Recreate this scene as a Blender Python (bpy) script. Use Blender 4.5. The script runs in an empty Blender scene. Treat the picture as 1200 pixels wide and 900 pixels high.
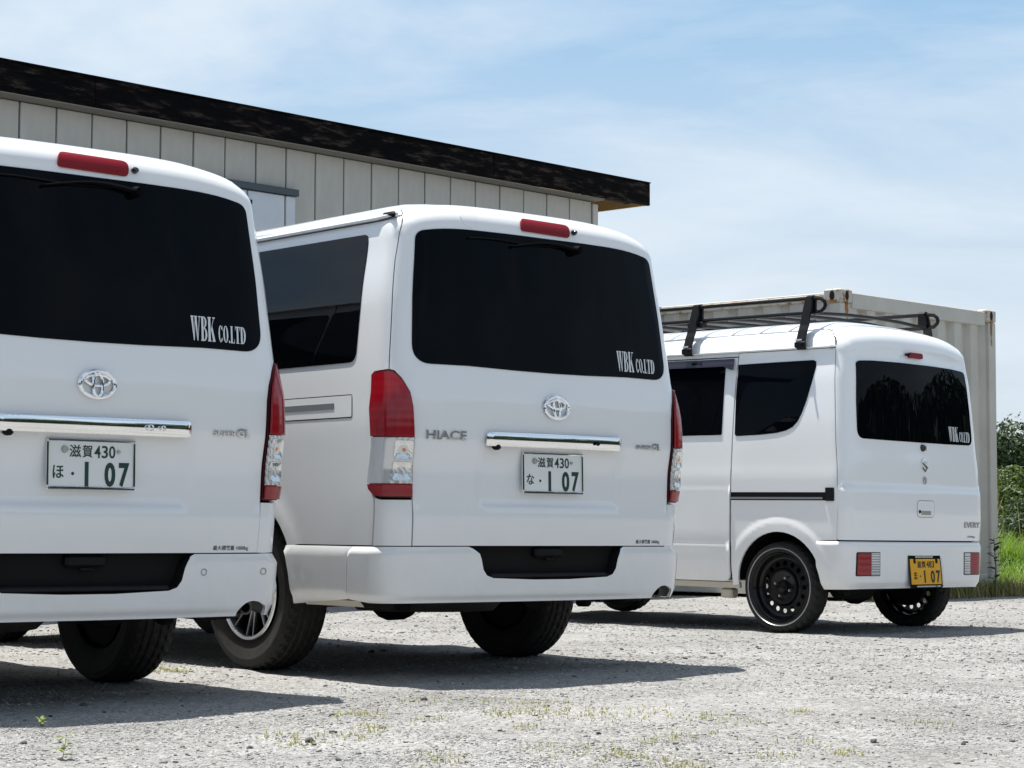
import bpy, math, random
import numpy as np
from mathutils import Vector, Matrix
from mathutils.geometry import delaunay_2d_cdt
random.seed(7)
R = math.radians
scene = bpy.context.scene
COL = scene.collection
# ------------------------------------------------------------------ camera
FPX = 2422.54
cd = bpy.data.cameras.new('camera'); cam = bpy.data.objects.new('camera', cd); COL.objects.link(cam)
cd.sensor_fit = 'HORIZONTAL'; cd.sensor_width = 36.0; cd.lens = FPX / 1200 * 36.0
cd.clip_start = 0.05; cd.clip_end = 3000
cam.matrix_world = Matrix.Translation((0, 0, .65686)) @ Matrix.Rotation(R(90) + math.atan(159.988 / FPX), 4, 'X') @ Matrix.Rotation(.00336, 4, 'Z')
scene.camera = cam
# ------------------------------------------------------------------ sky, sun, exposure
SUN_AZ, SUN_EL = R(-53), R(75)          # azimuth from +Y towards +X
w = bpy.data.worlds.new('World'); scene.world = w; w.use_nodes = True
nt = w.node_tree; nt.nodes.clear(); N = nt.nodes.new; LK = nt.links.new
sky = N('ShaderNodeTexSky'); sky.sky_type = 'NISHITA'; sky.sun_disc = False
sky.sun_elevation = SUN_EL; sky.sun_rotation = SUN_AZ
sky.air_density = 1.0; sky.dust_density = 1.6; sky.ozone_density = 1.2
tc = N('ShaderNodeTexCoord'); sep = N('ShaderNodeSeparateXYZ'); LK(tc.outputs['Generated'], sep.inputs[0])
def wmath(op, a, b=None):
    m = N('ShaderNodeMath'); m.operation = op
    for i, v in enumerate((a, b)):
        if v is None: continue
        if isinstance(v, (int, float)): m.inputs[i].default_value = v
        else: LK(v, m.inputs[i])
    return m.outputs[0]
zz = wmath('ADD', wmath('MAXIMUM', sep.outputs['Z'], 0.0), .30)
cx_ = wmath('DIVIDE', sep.outputs['X'], zz); cy_ = wmath('DIVIDE', sep.outputs['Y'], zz)
cmb = N('ShaderNodeCombineXYZ'); LK(cx_, cmb.inputs[0]); LK(cy_, cmb.inputs[1])
mp = N('ShaderNodeMapping'); LK(cmb.outputs[0], mp.inputs[0]); mp.inputs['Rotation'].default_value = (0, 0, R(35)); mp.inputs['Scale'].default_value = (1.5, 2.6, 1); mp.inputs['Location'].default_value = (6.2, 5.1, 0)
nz = N('ShaderNodeTexNoise'); nz.inputs['Scale'].default_value = 1.25; nz.inputs['Detail'].default_value = 8; nz.inputs['Roughness'].default_value = .58; nz.inputs['Distortion'].default_value = .25
LK(mp.outputs[0], nz.inputs['Vector'])
rmp = N('ShaderNodeValToRGB'); rmp.color_ramp.elements[0].position = .38; rmp.color_ramp.elements[0].color = (0, 0, 0, 1); rmp.color_ramp.elements[1].position = .66; rmp.color_ramp.elements[1].color = (1, 1, 1, 1)
LK(nz.outputs['Fac'], rmp.inputs[0])
zc = wmath('MAXIMUM', sep.outputs['Z'], 0.0)
hr = N('ShaderNodeValToRGB'); LK(zc, hr.inputs[0]); e = hr.color_ramp.elements      # summer haze: pale at the horizon, bluer higher up, the same all round
e[0].position = 0; e[0].color = (.82, .90, .97, 1); e[1].position = .25; e[1].color = (.40, .665, .96, 1); k_ = e.new(.13); k_.color = (.68, .82, .96, 1)
hs = N('ShaderNodeVectorMath'); hs.operation = 'SCALE'; LK(hr.outputs[0], hs.inputs[0]); hs.inputs['Scale'].default_value = 10.0
hf = N('ShaderNodeMapRange'); hf.interpolation_type = 'SMOOTHSTEP'; LK(zc, hf.inputs[0]); hf.inputs['From Min'].default_value = .12; hf.inputs['From Max'].default_value = .75; hf.inputs['To Min'].default_value = .88; hf.inputs['To Max'].default_value = .08
mxh = N('ShaderNodeMix'); mxh.data_type = 'RGBA'; LK(hf.outputs[0], mxh.inputs['Factor']); LK(sky.outputs[0], mxh.inputs['A']); LK(hs.outputs[0], mxh.inputs['B'])
up = wmath('MULTIPLY', rmp.outputs[0], .85)
mxc = N('ShaderNodeMix'); mxc.data_type = 'RGBA'; LK(up, mxc.inputs['Factor']); LK(mxh.outputs['Result'], mxc.inputs['A']); mxc.inputs['B'].default_value = (8.3, 9.2, 10.1, 1)
bg = N('ShaderNodeBackground'); bg.inputs['Strength'].default_value = .062; LK(mxc.outputs['Result'], bg.inputs['Color'])
out = N('ShaderNodeOutputWorld'); LK(bg.outputs[0], out.inputs['Surface'])
sl = bpy.data.lights.new('sun', 'SUN'); sl.energy = 5.0; sl.angle = R(.53); sl.color = (1, .965, .90)
so = bpy.data.objects.new('sun', sl); COL.objects.link(so)
sd = Vector((math.sin(SUN_AZ) * math.cos(SUN_EL), math.cos(SUN_AZ) * math.cos(SUN_EL), math.sin(SUN_EL)))
so.rotation_euler = sd.to_track_quat('Z', 'Y').to_euler(); so.location = sd * 60
vs = scene.view_settings; vs.view_transform = 'Standard'; vs.look = 'None'; vs.exposure = .63; vs.gamma = 1; vs.use_curve_mapping = False
# ------------------------------------------------------------------ object helpers
def link(o, parent=None):
    COL.objects.link(o)
    if parent is not None: o.parent = parent
    return o
def tag(o, label=None, cat=None, group=None, kind=None):
    for k, v in (('label', label), ('category', cat), ('group', group), ('kind', kind)):
        if v: o[k] = v
    return o
def empty(name, loc=(0, 0, 0), rot=(0, 0, 0)):
    o = bpy.data.objects.new(name, None); o.empty_display_size = .2; COL.objects.link(o); o.location = loc; o.rotation_euler = rot; return o
def mesh_obj(name, V, F, mat, parent=None, normals=None, smooth=False, auto=None):
    me = bpy.data.meshes.new(name); me.from_pydata([tuple(v) for v in V], [], [tuple(f) for f in F])
    for m in (mat if isinstance(mat, (list, tuple)) else [mat]): me.materials.append(m)
    if normals is not None:
        me.shade_smooth(); me.normals_split_custom_set_from_vertices([tuple(n) for n in normals])
    elif smooth:
        me.shade_smooth()
        if auto is not None: me.set_sharp_from_angle(angle=auto)
    me.validate(); return link(bpy.data.objects.new(name, me), parent)
class MB:
    """collects simple solids into one mesh"""
    def __init__(s): s.V = []; s.F = []
    def add(s, V, F):
        b = len(s.V); s.V += [tuple(v) for v in V]; s.F += [tuple(i + b for i in f) for f in F]; return s
    def box(s, c, d, M=None, bev=0):
        x, y, z = (k / 2 for k in d)
        if bev:
            b = min(bev, x * .9, y * .9, z * .9); V = []; 
            for sz, k in ((-z, b), (-z + b, 0), (z - b, 0), (z, b)):
                X, Y = x - k, y - k; q = b if not k else b * .6
                V += [(X - q, -Y, sz), (X, -Y + q, sz), (X, Y - q, sz), (X - q, Y, sz), (-X + q, Y, sz), (-X, Y - q, sz), (-X, -Y + q, sz), (-X + q, -Y, sz)]
            F = [tuple(range(7, -1, -1)), tuple(range(24, 32))]
            for k in range(3):
                for j in range(8): F.append((k * 8 + j, k * 8 + (j + 1) % 8, k * 8 + 8 + (j + 1) % 8, k * 8 + 8 + j))
        else:
            V = [(i * x, j * y, k * z) for k in (-1, 1) for j in (-1, 1) for i in (-1, 1)]
            F = [(0, 2, 3, 1), (4, 5, 7, 6), (0, 1, 5, 4), (2, 6, 7, 3), (0, 4, 6, 2), (1, 3, 7, 5)]
        V = [Vector(v) for v in V]
        if M is not None: V = [M @ v for v in V]
        return s.add([v + Vector(c) for v in V], F)
    def tube(s, pts, r, n=8, closed=False, caps=True):
        pts = [Vector(q) for q in pts]; m = len(pts); V = []; F = []; rr = r if isinstance(r, (list, tuple)) else [r] * m
        ref = Vector((0, 0, 1))
        for i, q in enumerate(pts):
            a = pts[(i - 1) % m] if (closed or i) else q; b = pts[(i + 1) % m] if (closed or i < m - 1) else q
            t = (b - a).normalized()
            if abs(t.dot(ref)) > .95: ref = Vector((1, 0, 0)) if abs(t.x) < .9 else Vector((0, 1, 0))
            u = t.cross(ref).normalized(); v = u.cross(t).normalized(); ref = v
            for k in range(n):
                an = 2 * math.pi * k / n; V.append(q + (u * math.cos(an) + v * math.sin(an)) * rr[i])
        for i in range(m if closed else m - 1):
            j = (i + 1) % m
            for k in range(n): F.append((i * n + k, i * n + (k + 1) % n, j * n + (k + 1) % n, j * n + k))
        if caps and not closed: F += [tuple(range(n)), tuple(range((m - 1) * n, m * n))[::-1]]
        return s.add(V, F)
    def lathe(s, prof, n, axis='X', c=(0, 0, 0), closed=False, arc=None):
        """prof: (radius, along axis)"""
        V = []; F = []; m = len(prof)
        for k in range(n):
            a = 2 * math.pi * k / n
            for r, h in prof:
                p_ = (h, r * math.cos(a), r * math.sin(a)) if axis == 'X' else ((r * math.cos(a), h, r * math.sin(a)) if axis == 'Y' else (r * math.cos(a), r * math.sin(a), h))
                V.append(Vector(p_) + Vector(c))
        for k in range(n):
            k2 = (k + 1) % n
            for i in range(m if closed else m - 1):
                j = (i + 1) % m; F.append((k * m + i, k * m + j, k2 * m + j, k2 * m + i))
        return s.add(V, F)
    def build(s, name, mat, parent=None, smooth=False, auto=R(35)): return mesh_obj(name, s.V, s.F, mat, parent, smooth=smooth, auto=auto)
def copy_tree(o, parent=None, skip=()):
    c = o.copy(); COL.objects.link(c); c.parent = parent
    for ch in list(o.children):
        if ch not in skip: copy_tree(ch, c, skip)
    return c
# ------------------------------------------------------------------ materials
def mat(name, base=(.5, .5, .5), rough=.5, metal=0, coat=0, spec=.5, **kw):
    m = bpy.data.materials.new(name); m.use_nodes = True; b = m.node_tree.nodes['Principled BSDF']
    b.inputs['Base Color'].default_value = (*base, 1); b.inputs['Roughness'].default_value = rough; b.inputs['Metallic'].default_value = metal
    b.inputs['Coat Weight'].default_value = coat; b.inputs['Coat Roughness'].default_value = .03; b.inputs['Specular IOR Level'].default_value = spec
    for k, v in kw.items(): b.inputs[k].default_value = v
    return m
def nodes(m):
    t = m.node_tree; return t, t.nodes['Principled BSDF'], t.nodes.new, t.links.new
def noise_col(m, scale, cols, pos, detail=6, rough=.6, coord='Object', stretch=(1, 1, 1), bump=0, bdist=.01, island=0, rrange=None):
    """base colour from a noise ramp, with an optional bump of the same noise"""
    t, b, n, l = nodes(m); c = n('ShaderNodeTexCoord'); mp_ = n('ShaderNodeMapping'); mp_.inputs['Scale'].default_value = stretch
    l(c.outputs[coord], mp_.inputs[0]); z = n('ShaderNodeTexNoise'); z.inputs['Scale'].default_value = scale; z.inputs['Detail'].default_value = detail; z.inputs['Roughness'].default_value = rough
    l(mp_.outputs[0], z.inputs['Vector']); r_ = n('ShaderNodeValToRGB'); e = r_.color_ramp.elements
    while len(e) < len(cols): e.new(.5)
    for i, (q, k) in enumerate(zip(pos, cols)): e[i].position = q; e[i].color = (*k, 1)
    l(z.outputs['Fac'], r_.inputs[0]); col = r_.outputs[0]
    if island:
        g = n('ShaderNodeNewGeometry'); h = n('ShaderNodeHueSaturation'); mr = n('ShaderNodeMapRange'); mr.inputs['To Min'].default_value = 1 - island; mr.inputs['To Max'].default_value = 1 + island
        l(g.outputs['Random Per Island'], mr.inputs[0]); l(mr.outputs[0], h.inputs['Value']); l(col, h.inputs['Color']); col = h.outputs[0]
    l(col, b.inputs['Base Color'])
    if bump:
        bp = n('ShaderNodeBump'); bp.inputs['Strength'].default_value = bump; bp.inputs['Distance'].default_value = bdist; l(z.outputs['Fac'], bp.inputs['Height']); l(bp.outputs[0], b.inputs['Normal'])
    if rrange:
        mr = n('ShaderNodeMapRange'); mr.inputs['To Min'].default_value, mr.inputs['To Max'].default_value = rrange; l(z.outputs['Fac'], mr.inputs[0]); l(mr.outputs[0], b.inputs['Roughness'])
    return m
def dust(m, amount, zlo, zhi, col=(.36, .32, .26)):
    """road dust thrown up on the lower body: fades out with height, broken by noise"""
    t, b, n, l = nodes(m); base = tuple(b.inputs['Base Color'].default_value)
    c = n('ShaderNodeTexCoord'); s = n('ShaderNodeSeparateXYZ'); l(c.outputs['Object'], s.inputs[0])
    mr = n('ShaderNodeMapRange'); mr.inputs['From Min'].default_value = zlo; mr.inputs['From Max'].default_value = zhi; mr.inputs['To Min'].default_value = 1; mr.inputs['To Max'].default_value = 0
    l(s.outputs['Z'], mr.inputs[0]); z = n('ShaderNodeTexNoise'); z.inputs['Scale'].default_value = 9; z.inputs['Detail'].default_value = 7; z.inputs['Roughness'].default_value = .65; l(c.outputs['Object'], z.inputs['Vector'])
    mu = n('ShaderNodeMath'); mu.operation = 'MULTIPLY'; l(mr.outputs[0], mu.inputs[0]); l(z.outputs['Fac'], mu.inputs[1])
    m2 = n('ShaderNodeMath'); m2.operation = 'MULTIPLY'; l(mu.outputs[0], m2.inputs[0]); m2.inputs[1].default_value = amount
    x = n('ShaderNodeMix'); x.data_type = 'RGBA'; x.inputs['A'].default_value = base; x.inputs['B'].default_value = (*col, 1); l(m2.outputs[0], x.inputs['Factor']); l(x.outputs['Result'], b.inputs['Base Color'])
    z2 = n('ShaderNodeTexNoise'); z2.inputs['Scale'].default_value = 3; z2.inputs['Detail'].default_value = 4; l(c.outputs['Object'], z2.inputs['Vector'])
    r2 = n('ShaderNodeMapRange'); r2.inputs['To Min'].default_value = .02; r2.inputs['To Max'].default_value = .14; l(z2.outputs['Fac'], r2.inputs[0]); l(r2.outputs[0], b.inputs['Coat Roughness'])
    return m
M = {}
M['paint'] = dust(mat('white_paint', (.79, .80, .81), .38, coat=1.0), .35, .25, .75)
M['kpaint'] = dust(mat('cool_white_paint', (.86, .87, .88), .38, coat=1.0), .3, .22, .6)
M['sill'] = mat('dusty_sill_paint', (.55, .51, .43), .6)
M['glass'] = mat('rear_privacy_glass', (.0012, .002, .0035), .012, spec=.07)
M['sglass'] = mat('side_privacy_glass', (.0012, .0016, .0025), .012, spec=.26)
M['wiper'] = mat('matt_black_wiper', (.002, .002, .003), .7, spec=.06)
M['seal'] = mat('black_rubber_seal', (.005, .005, .006), .6, spec=.18)
M['under'] = mat('dark_underbody', (.008, .008, .008), .85, spec=.2)
M['plastic'] = noise_col(mat('black_plastic', (.006, .006, .008), .6, spec=.25), 60, [(.004, .004, .005), (.009, .009, .011)], (.3, .7))
M['gloss_black'] = mat('gloss_black', (.006, .006, .007), .12, coat=.6)
M['chrome'] = mat('chrome', (.86, .87, .88), .06, 1)
M['pipe'] = mat('sooty_steel', (.10, .09, .08), .5, .8)
M['steel'] = mat('dull_steel', (.42, .42, .42), .38, 1)
M['rack'] = noise_col(mat('rack_black', (.010, .010, .012), .45, spec=.2), 30, [(.004, .004, .005), (.008, .008, .010)], (.35, .7))
M['smoke'] = mat('smoked_visor', (.014, .013, .022), .08)
def lens(name, base, sc, st):
    m = mat(name, base, .15, coat=.0, spec=.5); b_ = m.node_tree.nodes['Principled BSDF']; b_.inputs['Coat Roughness'].default_value = .08; t, b, n, l = nodes(m); c = n('ShaderNodeTexCoord'); wv = n('ShaderNodeTexWave'); wv.bands_direction = 'Z'; wv.inputs['Scale'].default_value = sc; l(c.outputs['Object'], wv.inputs['Vector'])
    bp = n('ShaderNodeBump'); bp.inputs['Strength'].default_value = st; bp.inputs['Distance'].default_value = .004; l(wv.outputs['Fac'], bp.inputs['Height']); l(bp.outputs[0], b.inputs['Normal']); l
    x = n('ShaderNodeMix'); x.data_type = 'RGBA'; x.inputs['A'].default_value = (*base, 1); x.inputs['B'].default_value = (*[min(1, k * 1.12 + .001) for k in base], 1); l(wv.outputs['Fac'], x.inputs['Factor']); l(x.outputs['Result'], b.inputs['Base Color'])
    return m
M['red'] = lens('red_lens', (.25, .0045, .011), 9, .05)
M['badge'] = mat('badge_metal', (.62, .63, .65), .20, .9)
M['dark_red'] = mat('dark_red_trim', (.05, .003, .006), .4)
M['stop_red'] = mat('stop_lamp_red', (.20, .005, .013), .38, spec=.25)
M['pale_red'] = lens('pink_red_lens', (.26, .012, .024), 30, .2)
M['clear'] = mat('clear_lens', (.62, .63, .64), .10, .35, coat=1)
M['bowl'] = mat('lamp_bowl', (.72, .73, .74), .22, 1)
M['amber'] = mat('amber_bulb', (.75, .20, .03), .2, coat=1)
M['plate_w'] = mat('plate_white', (.74, .76, .75), .35)
M['plate_y'] = noise_col(mat('plate_yellow', (.72, .40, .02), .4), 20, [(.74, .37, .010), (.82, .43, .014)], (.3, .7))
M['ink_green'] = mat('plate_green_ink', (.006, .035, .028), .4)
M['ink'] = mat('black_ink', (.010, .010, .012), .5)
M['grey_ink'] = mat('grey_ink', (.09, .09, .095), .5)
M['decal'] = mat('white_decal', (.66, .69, .72), .5)
M['tyre'] = noise_col(mat('tyre_rubber', (.02, .02, .02), .8), 26, [(.007, .007, .007), (.022, .021, .018)], (.35, .75), bump=.15, bdist=.003)
M['alloy'] = mat('machined_alloy', (.70, .70, .71), .22, 1)
M['black_rim'] = mat('black_rim', (.006, .006, .007), .18, coat=.1, spec=.25)
M['rim_edge'] = mat('bare_rim_edge', (.40, .40, .41), .35, .6)
M['lip_grey'] = mat('slot_grey', (.16, .17, .18), .4)
# ------------------------------------------------------------------ van skin: (s, t) -> point
def pchip(pts):
    n=len(pts);X=[q[0] for q in pts];Y=[q[1] for q in pts]
    d=[(Y[i+1]-Y[i])/(X[i+1]-X[i]) for i in range(n-1)]
    m=[d[0]]+[0 if d[i-1]*d[i]<=0 else 2*d[i-1]*d[i]/(d[i-1]+d[i]) for i in range(1,n-1)]+[d[-1]]
    def f(x):
        if x<=X[0]: return Y[0]+m[0]*(x-X[0])
        if x>=X[-1]: return Y[-1]+m[-1]*(x-X[-1])
        i=0
        while x>X[i+1]: i+=1
        h=X[i+1]-X[i];t=(x-X[i])/h
        return (1+2*t)*(1-t)**2*Y[i]+t*(1-t)**2*h*m[i]+t*t*(3-2*t)*Y[i+1]+t*t*(t-1)*h*m[i+1]
    return f
def sm(a,b,x):
    t=min(1,max(0,(x-a)/(b-a)));return t*t*(3-2*t)
class Body:
    """van skin: s runs round the plan from the rear centre line (left side negative), t climbs from the sill over the roof edge"""
    def __init__(B,W,yr,yf,b,cx,cy,z1,rz,rrear,rside,crown,drop,zc0,bump=None,tight=.45,ex=3.):
        B.ex=ex
        B.tight=tight
        B.W=pchip(W);B.yr=pchip(yr);B.yf=pchip(yf);B.b=b;B.cx=cx;B.cy=cy;B.z1=z1;B.rz=rz
        B.rr=rrear;B.rs=rside;B.crown=crown;B.drop=drop;B.zc0=zc0;B.bump=bump
        B.LA=1.35*rz;B.t2=z1+B.LA;B.Lc=.8*(cx+cy)
    def prof(B,t):
        q=0
        if t<=B.z1: z=t;W=B.W(t);y0=B.yr(t);y1=B.yf(t)
        else:
            a=min(1,(t-B.z1)/B.LA)*math.pi/2
            z=B.z1+B.rz*math.sin(a);c=1-math.cos(a)
            W=B.W(B.z1)-B.rs*c;y0=B.yr(B.z1)+B.rr*c;y1=B.yf(B.z1)-B.rr*2*c
            if t>B.t2:
                q=min(1,t-B.t2);z+=B.crown*(1-(1-q)**2)
        return z,W,y0,y1,q
    def cxy(B,t):
        k=1-B.tight*sm(B.z1-.3,B.z1,t);return B.cx*k,B.cy*k
    def smap(B,t):
        z,W,y0,y1,q=B.prof(t);cx,cy=B.cxy(t);xr=W-cx
        return W,xr,y0,y1,y0+B.b+cy
    def s_of_y(B,y,t):
        W,xr,y0,y1,ys=B.smap(t);return xr+.8*sum(B.cxy(t))+(y-ys)
    def raw(B,s,t):
        z,W,y0,y1,q=B.prof(t);sg=-1 if s<0 else 1;s=abs(s)
        cx,cy=B.cxy(t);Lc=.8*(cx+cy);xr=W-cx;ys=y0+B.b+cy;bf=.12;cf=.30
        ye=y1-bf-cf
        if s<=xr: x=s;y=y0+B.b*(s/xr)**2
        elif s<=xr+Lc:
            u=(s-xr)/Lc
            P0=(xr,y0+B.b);P3=(W,ys);sl=2*B.b/xr
            P1=(xr+cx*.6,y0+B.b+sl*cx*.6);P2=(W,ys-cy*.6)
            k=((1-u)**3,3*u*(1-u)**2,3*u*u*(1-u),u**3)
            x=sum(a*b[0] for a,b in zip(k,(P0,P1,P2,P3)));y=sum(a*b[1] for a,b in zip(k,(P0,P1,P2,P3)))
        else:
            y=ys+s-xr-Lc
            if y<=ye: x=W-.05*sm(ye-1.3,ye,y)
            else:
                Wf=W-.05;u=min(2,(y-ye)/(cf*.95+.0))
                if u<=1:
                    a=u*math.pi/2;x=Wf-.28*(1-math.cos(a));y=ye+cf*math.sin(a)
                else:
                    x=(Wf-.28)*(2-u);y=ye+cf+bf*(1-(2-u)**2)
        if q>0: x*=1-q;y=y+(( y0+y1)/2-y)*q*.35
        z-=B.drop*(abs(x)/max(W,.01))**B.ex*sm(B.zc0,B.z1,t)*(1-q if q else 1)
        if B.bump and abs(s)>xr:x+=B.bump(y,z)
        return (sg*x,y,z)
    def pn(B,s,t):
        p=B.raw(s,t);e=2e-3
        a=B.raw(s+e,t);b=B.raw(s-e,t);c=B.raw(s,t+e);d=B.raw(s,t-e)
        u=[a[i]-b[i] for i in range(3)];v=[c[i]-d[i] for i in range(3)]
        n=(u[1]*v[2]-u[2]*v[1],u[2]*v[0]-u[0]*v[2],u[0]*v[1]-u[1]*v[0])
        l=math.sqrt(sum(k*k for k in n)) or 1
        return p,tuple(k/l for k in n)
def arch(yc,zc,r0,r1,h,zmin):
    def f(y,z):
        r=math.hypot(y-yc,z-zc);return h*(1-sm(r0,r1,r))*sm(zmin-.12,zmin+.02,z)
    return f
HI=Body(W=[(.30,.822),(.42,.838),(.6,.845),(.8,.8475),(1.0,.846),(1.2,.834),(1.5,.802),(1.9,.748)],
 yr=[(.3,.05),(.52,.042),(.68,.030),(.73,.031),(.85,.03),(1.0,.012),(1.15,.016),(1.28,.038),(1.6,.068),(1.9,.098)],
 yf=[(.3,4.62),(.6,4.69),(.95,4.66),(1.1,4.5),(1.9,3.75)],b=.038,cx=.13,cy=.12,z1=1.89,rz=.105,rrear=.13,rside=.06,crown=.05,drop=.064,zc0=1.55,tight=.15,ex=5.,
 bump=arch(1.12,.36,.40,.50,.009,.3))
EV=Body(W=[(.25,.70),(.4,.725),(.6,.7375),(.9,.7375),(1.0,.732),(1.2,.720),(1.5,.692),(1.70,.669)],
 yr=[(.3,-.03),(.5,-.03),(.75,-.04),(.95,-.037),(1.1,-.022),(1.25,-.01),(1.5,.008),(1.70,.03)],
 yf=[(.3,3.36),(.6,3.39),(.9,3.36),(1.05,3.2),(1.75,2.6)],b=.035,cx=.09,cy=.10,z1=1.70,rz=.135,rrear=.15,rside=.07,crown=.05,drop=.05,zc0=1.45,tight=.2,ex=3.,
 bump=arch(.49,.27,.37,.418,.007,.25))
def mir(P): return [(-s, t) for s, t in P][::-1]
def sym(left): return left + [(-s, t) for s, t in left[::-1] if abs(s) > 1e-6]
def rp(C, n=6):
    """polygon with rounded corners from (s, t, r)"""
    P = []; m = len(C)
    for i in range(m):
        a, b, c = Vector(C[i - 1][:2]), Vector(C[i][:2]), Vector(C[(i + 1) % m][:2]); r = C[i][2] if len(C[i]) > 2 else 0
        if r <= 0: P.append(tuple(b)); continue
        r1 = min(r, (a - b).length * .49, (c - b).length * .49); p0 = b + (a - b).normalized() * r1; p1 = b + (c - b).normalized() * r1
        for k in range(n + 1):
            u = k / n; P.append(tuple(p0 * (1 - u) ** 2 + b * 2 * u * (1 - u) + p1 * u * u))
    return P
def area(P): return sum(P[i - 1][0] * P[i][1] - P[i][0] * P[i - 1][1] for i in range(len(P))) / 2
def ccw(P): return P if area(P) > 0 else P[::-1]
def inset(P, d):
    P = ccw(P); Q = []; m = len(P)
    for i in range(m):
        a, b, c = Vector(P[i - 1]), Vector(P[i]), Vector(P[(i + 1) % m]); e, f = (b - a), (c - b)
        if e.length < 1e-7 or f.length < 1e-7: continue
        n1 = Vector((-e.y, e.x)).normalized(); n2 = Vector((-f.y, f.x)).normalized(); n = n1 + n2
        if n.length < 1e-3: n = n1
        n.normalize(); k = d / max(.45, n.dot(n1)); Q.append(tuple(b + n * k))
    return Q
def dens(P, h):
    Q = []
    for i in range(len(P)):
        a, b = Vector(P[i]), Vector(P[(i + 1) % len(P)]); L = (b - a).length; k = max(1, math.ceil(L / h))
        Q += [tuple(a + (b - a) * (j / k)) for j in range(k)]
    return Q
def inside(P, x, y):
    c = False; j = len(P) - 1
    for i in range(len(P)):
        if (P[i][1] > y) != (P[j][1] > y) and x < (P[j][0] - P[i][0]) * (y - P[i][1]) / (P[j][1] - P[i][1]) + P[i][0]: c = not c
        j = i
    return c
def surf_pn(B, off):
    if not callable(off):
        def g(s, t):
            p, n = B.pn(s, t); return tuple(p[i] + off * n[i] for i in range(3)), n
        return g
    def pos(s, t):
        p, n = B.pn(s, t); o = off(s, t); return Vector((p[0] + o * n[0], p[1] + o * n[1], p[2] + o * n[2]))
    def g(s, t):
        e = 2e-3; u = pos(s + e, t) - pos(s - e, t); v = pos(s, t + e) - pos(s, t - e); return tuple(pos(s, t)), tuple(u.cross(v).normalized())
    return g
def patch(B, polys, name, mt, parent=None, off=0., thick=.012, h=.05, tri_edges=None, ht=None):
    """skin panel(s): polygons on the body surface with interior points, analytic normals and edge walls"""
    if polys and isinstance(polys[0][0], (int, float)): polys = [polys]
    V = []; F = []; NN = []; g = surf_pn(B, off); ht = ht or h
    for P in polys:
        P = dens(ccw(P), min(h, .05)); xs = [q[0] for q in P]; ys = [q[1] for q in P]
        pts = [Vector(q) for q in P]; m = len(pts)
        x0 = math.floor(min(xs) / h) * h; y0 = math.floor(min(ys) / ht) * ht; y = y0 + ht * .5
        while y < max(ys):
            x = x0 + h * .5
            while x < max(xs):
                hh = min(h, ht) * .45
                if inside(P, x, y) and all(abs(q[0] - x) + abs(q[1] - y) > hh for q in P): pts.append(Vector((x, y)))
                x += h
            y += ht
        r = delaunay_2d_cdt(pts, [(i, (i + 1) % m) for i in range(m)], [], 0, 1e-6)
        b = len(V)
        for q in r[0]:
            p, n = g(q.x, q.y); V.append(p); NN.append(n)
        for f in r[2]:
            c = sum((r[0][i] for i in f), Vector((0, 0))) / len(f)
            if not inside(P, c.x, c.y): continue
            a_, b_, c_ = (r[0][i] for i in f[:3])
            ar = (b_ - a_).cross(c_ - a_)
            if abs(ar) < 1e-10: continue
            F.append(tuple(i + b for i in (f if ar > 0 else f[::-1])))
        if thick:
            b = len(V); ring = []
            for q in P:
                p, n = g(*q); ring.append((Vector(p), Vector(n)))
            for i in range(m):
                (p, n), (p2, n2) = ring[i], ring[(i + 1) % m]; k = len(V)
                V += [p, p2, p2 - n2 * thick, p - n * thick]; wn = (p2 - p).cross(n)
                wn = wn.normalized() if wn.length > 1e-9 else n
                NN += [wn] * 4; F.append((k, k + 3, k + 2, k + 1))
    return mesh_obj(name, V, F, mt, parent, normals=NN)
def ring_patch(B, P, wd, name, mt, parent=None, off=.002):
    """thin closed ribbon following a polygon (panel groove or rubber seal)"""
    P = dens(ccw(P), .04); Q = inset(P, wd)
    if len(Q) != len(P): P = [q for q in P]; Q = inset(P, wd); k = min(len(P), len(Q)); P, Q = P[:k], Q[:k]
    g = surf_pn(B, off); V = []; NN = []; F = []; m = len(P)
    for q in P + Q:
        p, n = g(*q); V.append(p); NN.append(n)
    for i in range(m): F.append((i, (i + 1) % m, m + (i + 1) % m, m + i))
    return mesh_obj(name, V, F, mt, parent, normals=NN)
def curve_tube(B, pts, r, name, mt, parent=None, off=.004, closed=False, n=6, smooth=True):
    g = surf_pn(B, off); mb = MB(); mb.tube([g(*q)[0] for q in pts], r, n, closed); return mb.build(name, mt, parent, smooth=smooth)
def ell(s0, t0, a, b, n=28): return [(s0 + a * math.cos(2 * math.pi * k / n), t0 + b * math.sin(2 * math.pi * k / n)) for k in range(n)]
# ------------------------------------------------------------------ lettering
_tc = {}
def text_mesh(body, bold=.0):
    if (body, bold) in _tc: return _tc[(body, bold)]
    cu = bpy.data.curves.new('t', 'FONT'); cu.body = body; cu.size = 1; cu.resolution_u = 4; cu.offset = bold
    o = bpy.data.objects.new('t', cu); COL.objects.link(o); bpy.context.view_layer.update()
    ev = o.evaluated_get(bpy.context.evaluated_depsgraph_get()); me = ev.to_mesh()
    V = [v.co.copy() for v in me.vertices]; F = [tuple(p.vertices) for p in me.polygons]; ev.to_mesh_clear()
    bpy.data.objects.remove(o); bpy.data.curves.remove(cu)
    if V:
        x0 = min(v.x for v in V); x1 = max(v.x for v in V); y0 = min(v.y for v in V); y1 = max(v.y for v in V)
        V = [((v.x - x0) / max(1e-6, x1 - x0), (v.y - y0) / max(1e-6, y1 - y0)) for v in V]
    _tc[(body, bold)] = (V, F); return V, F
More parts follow.
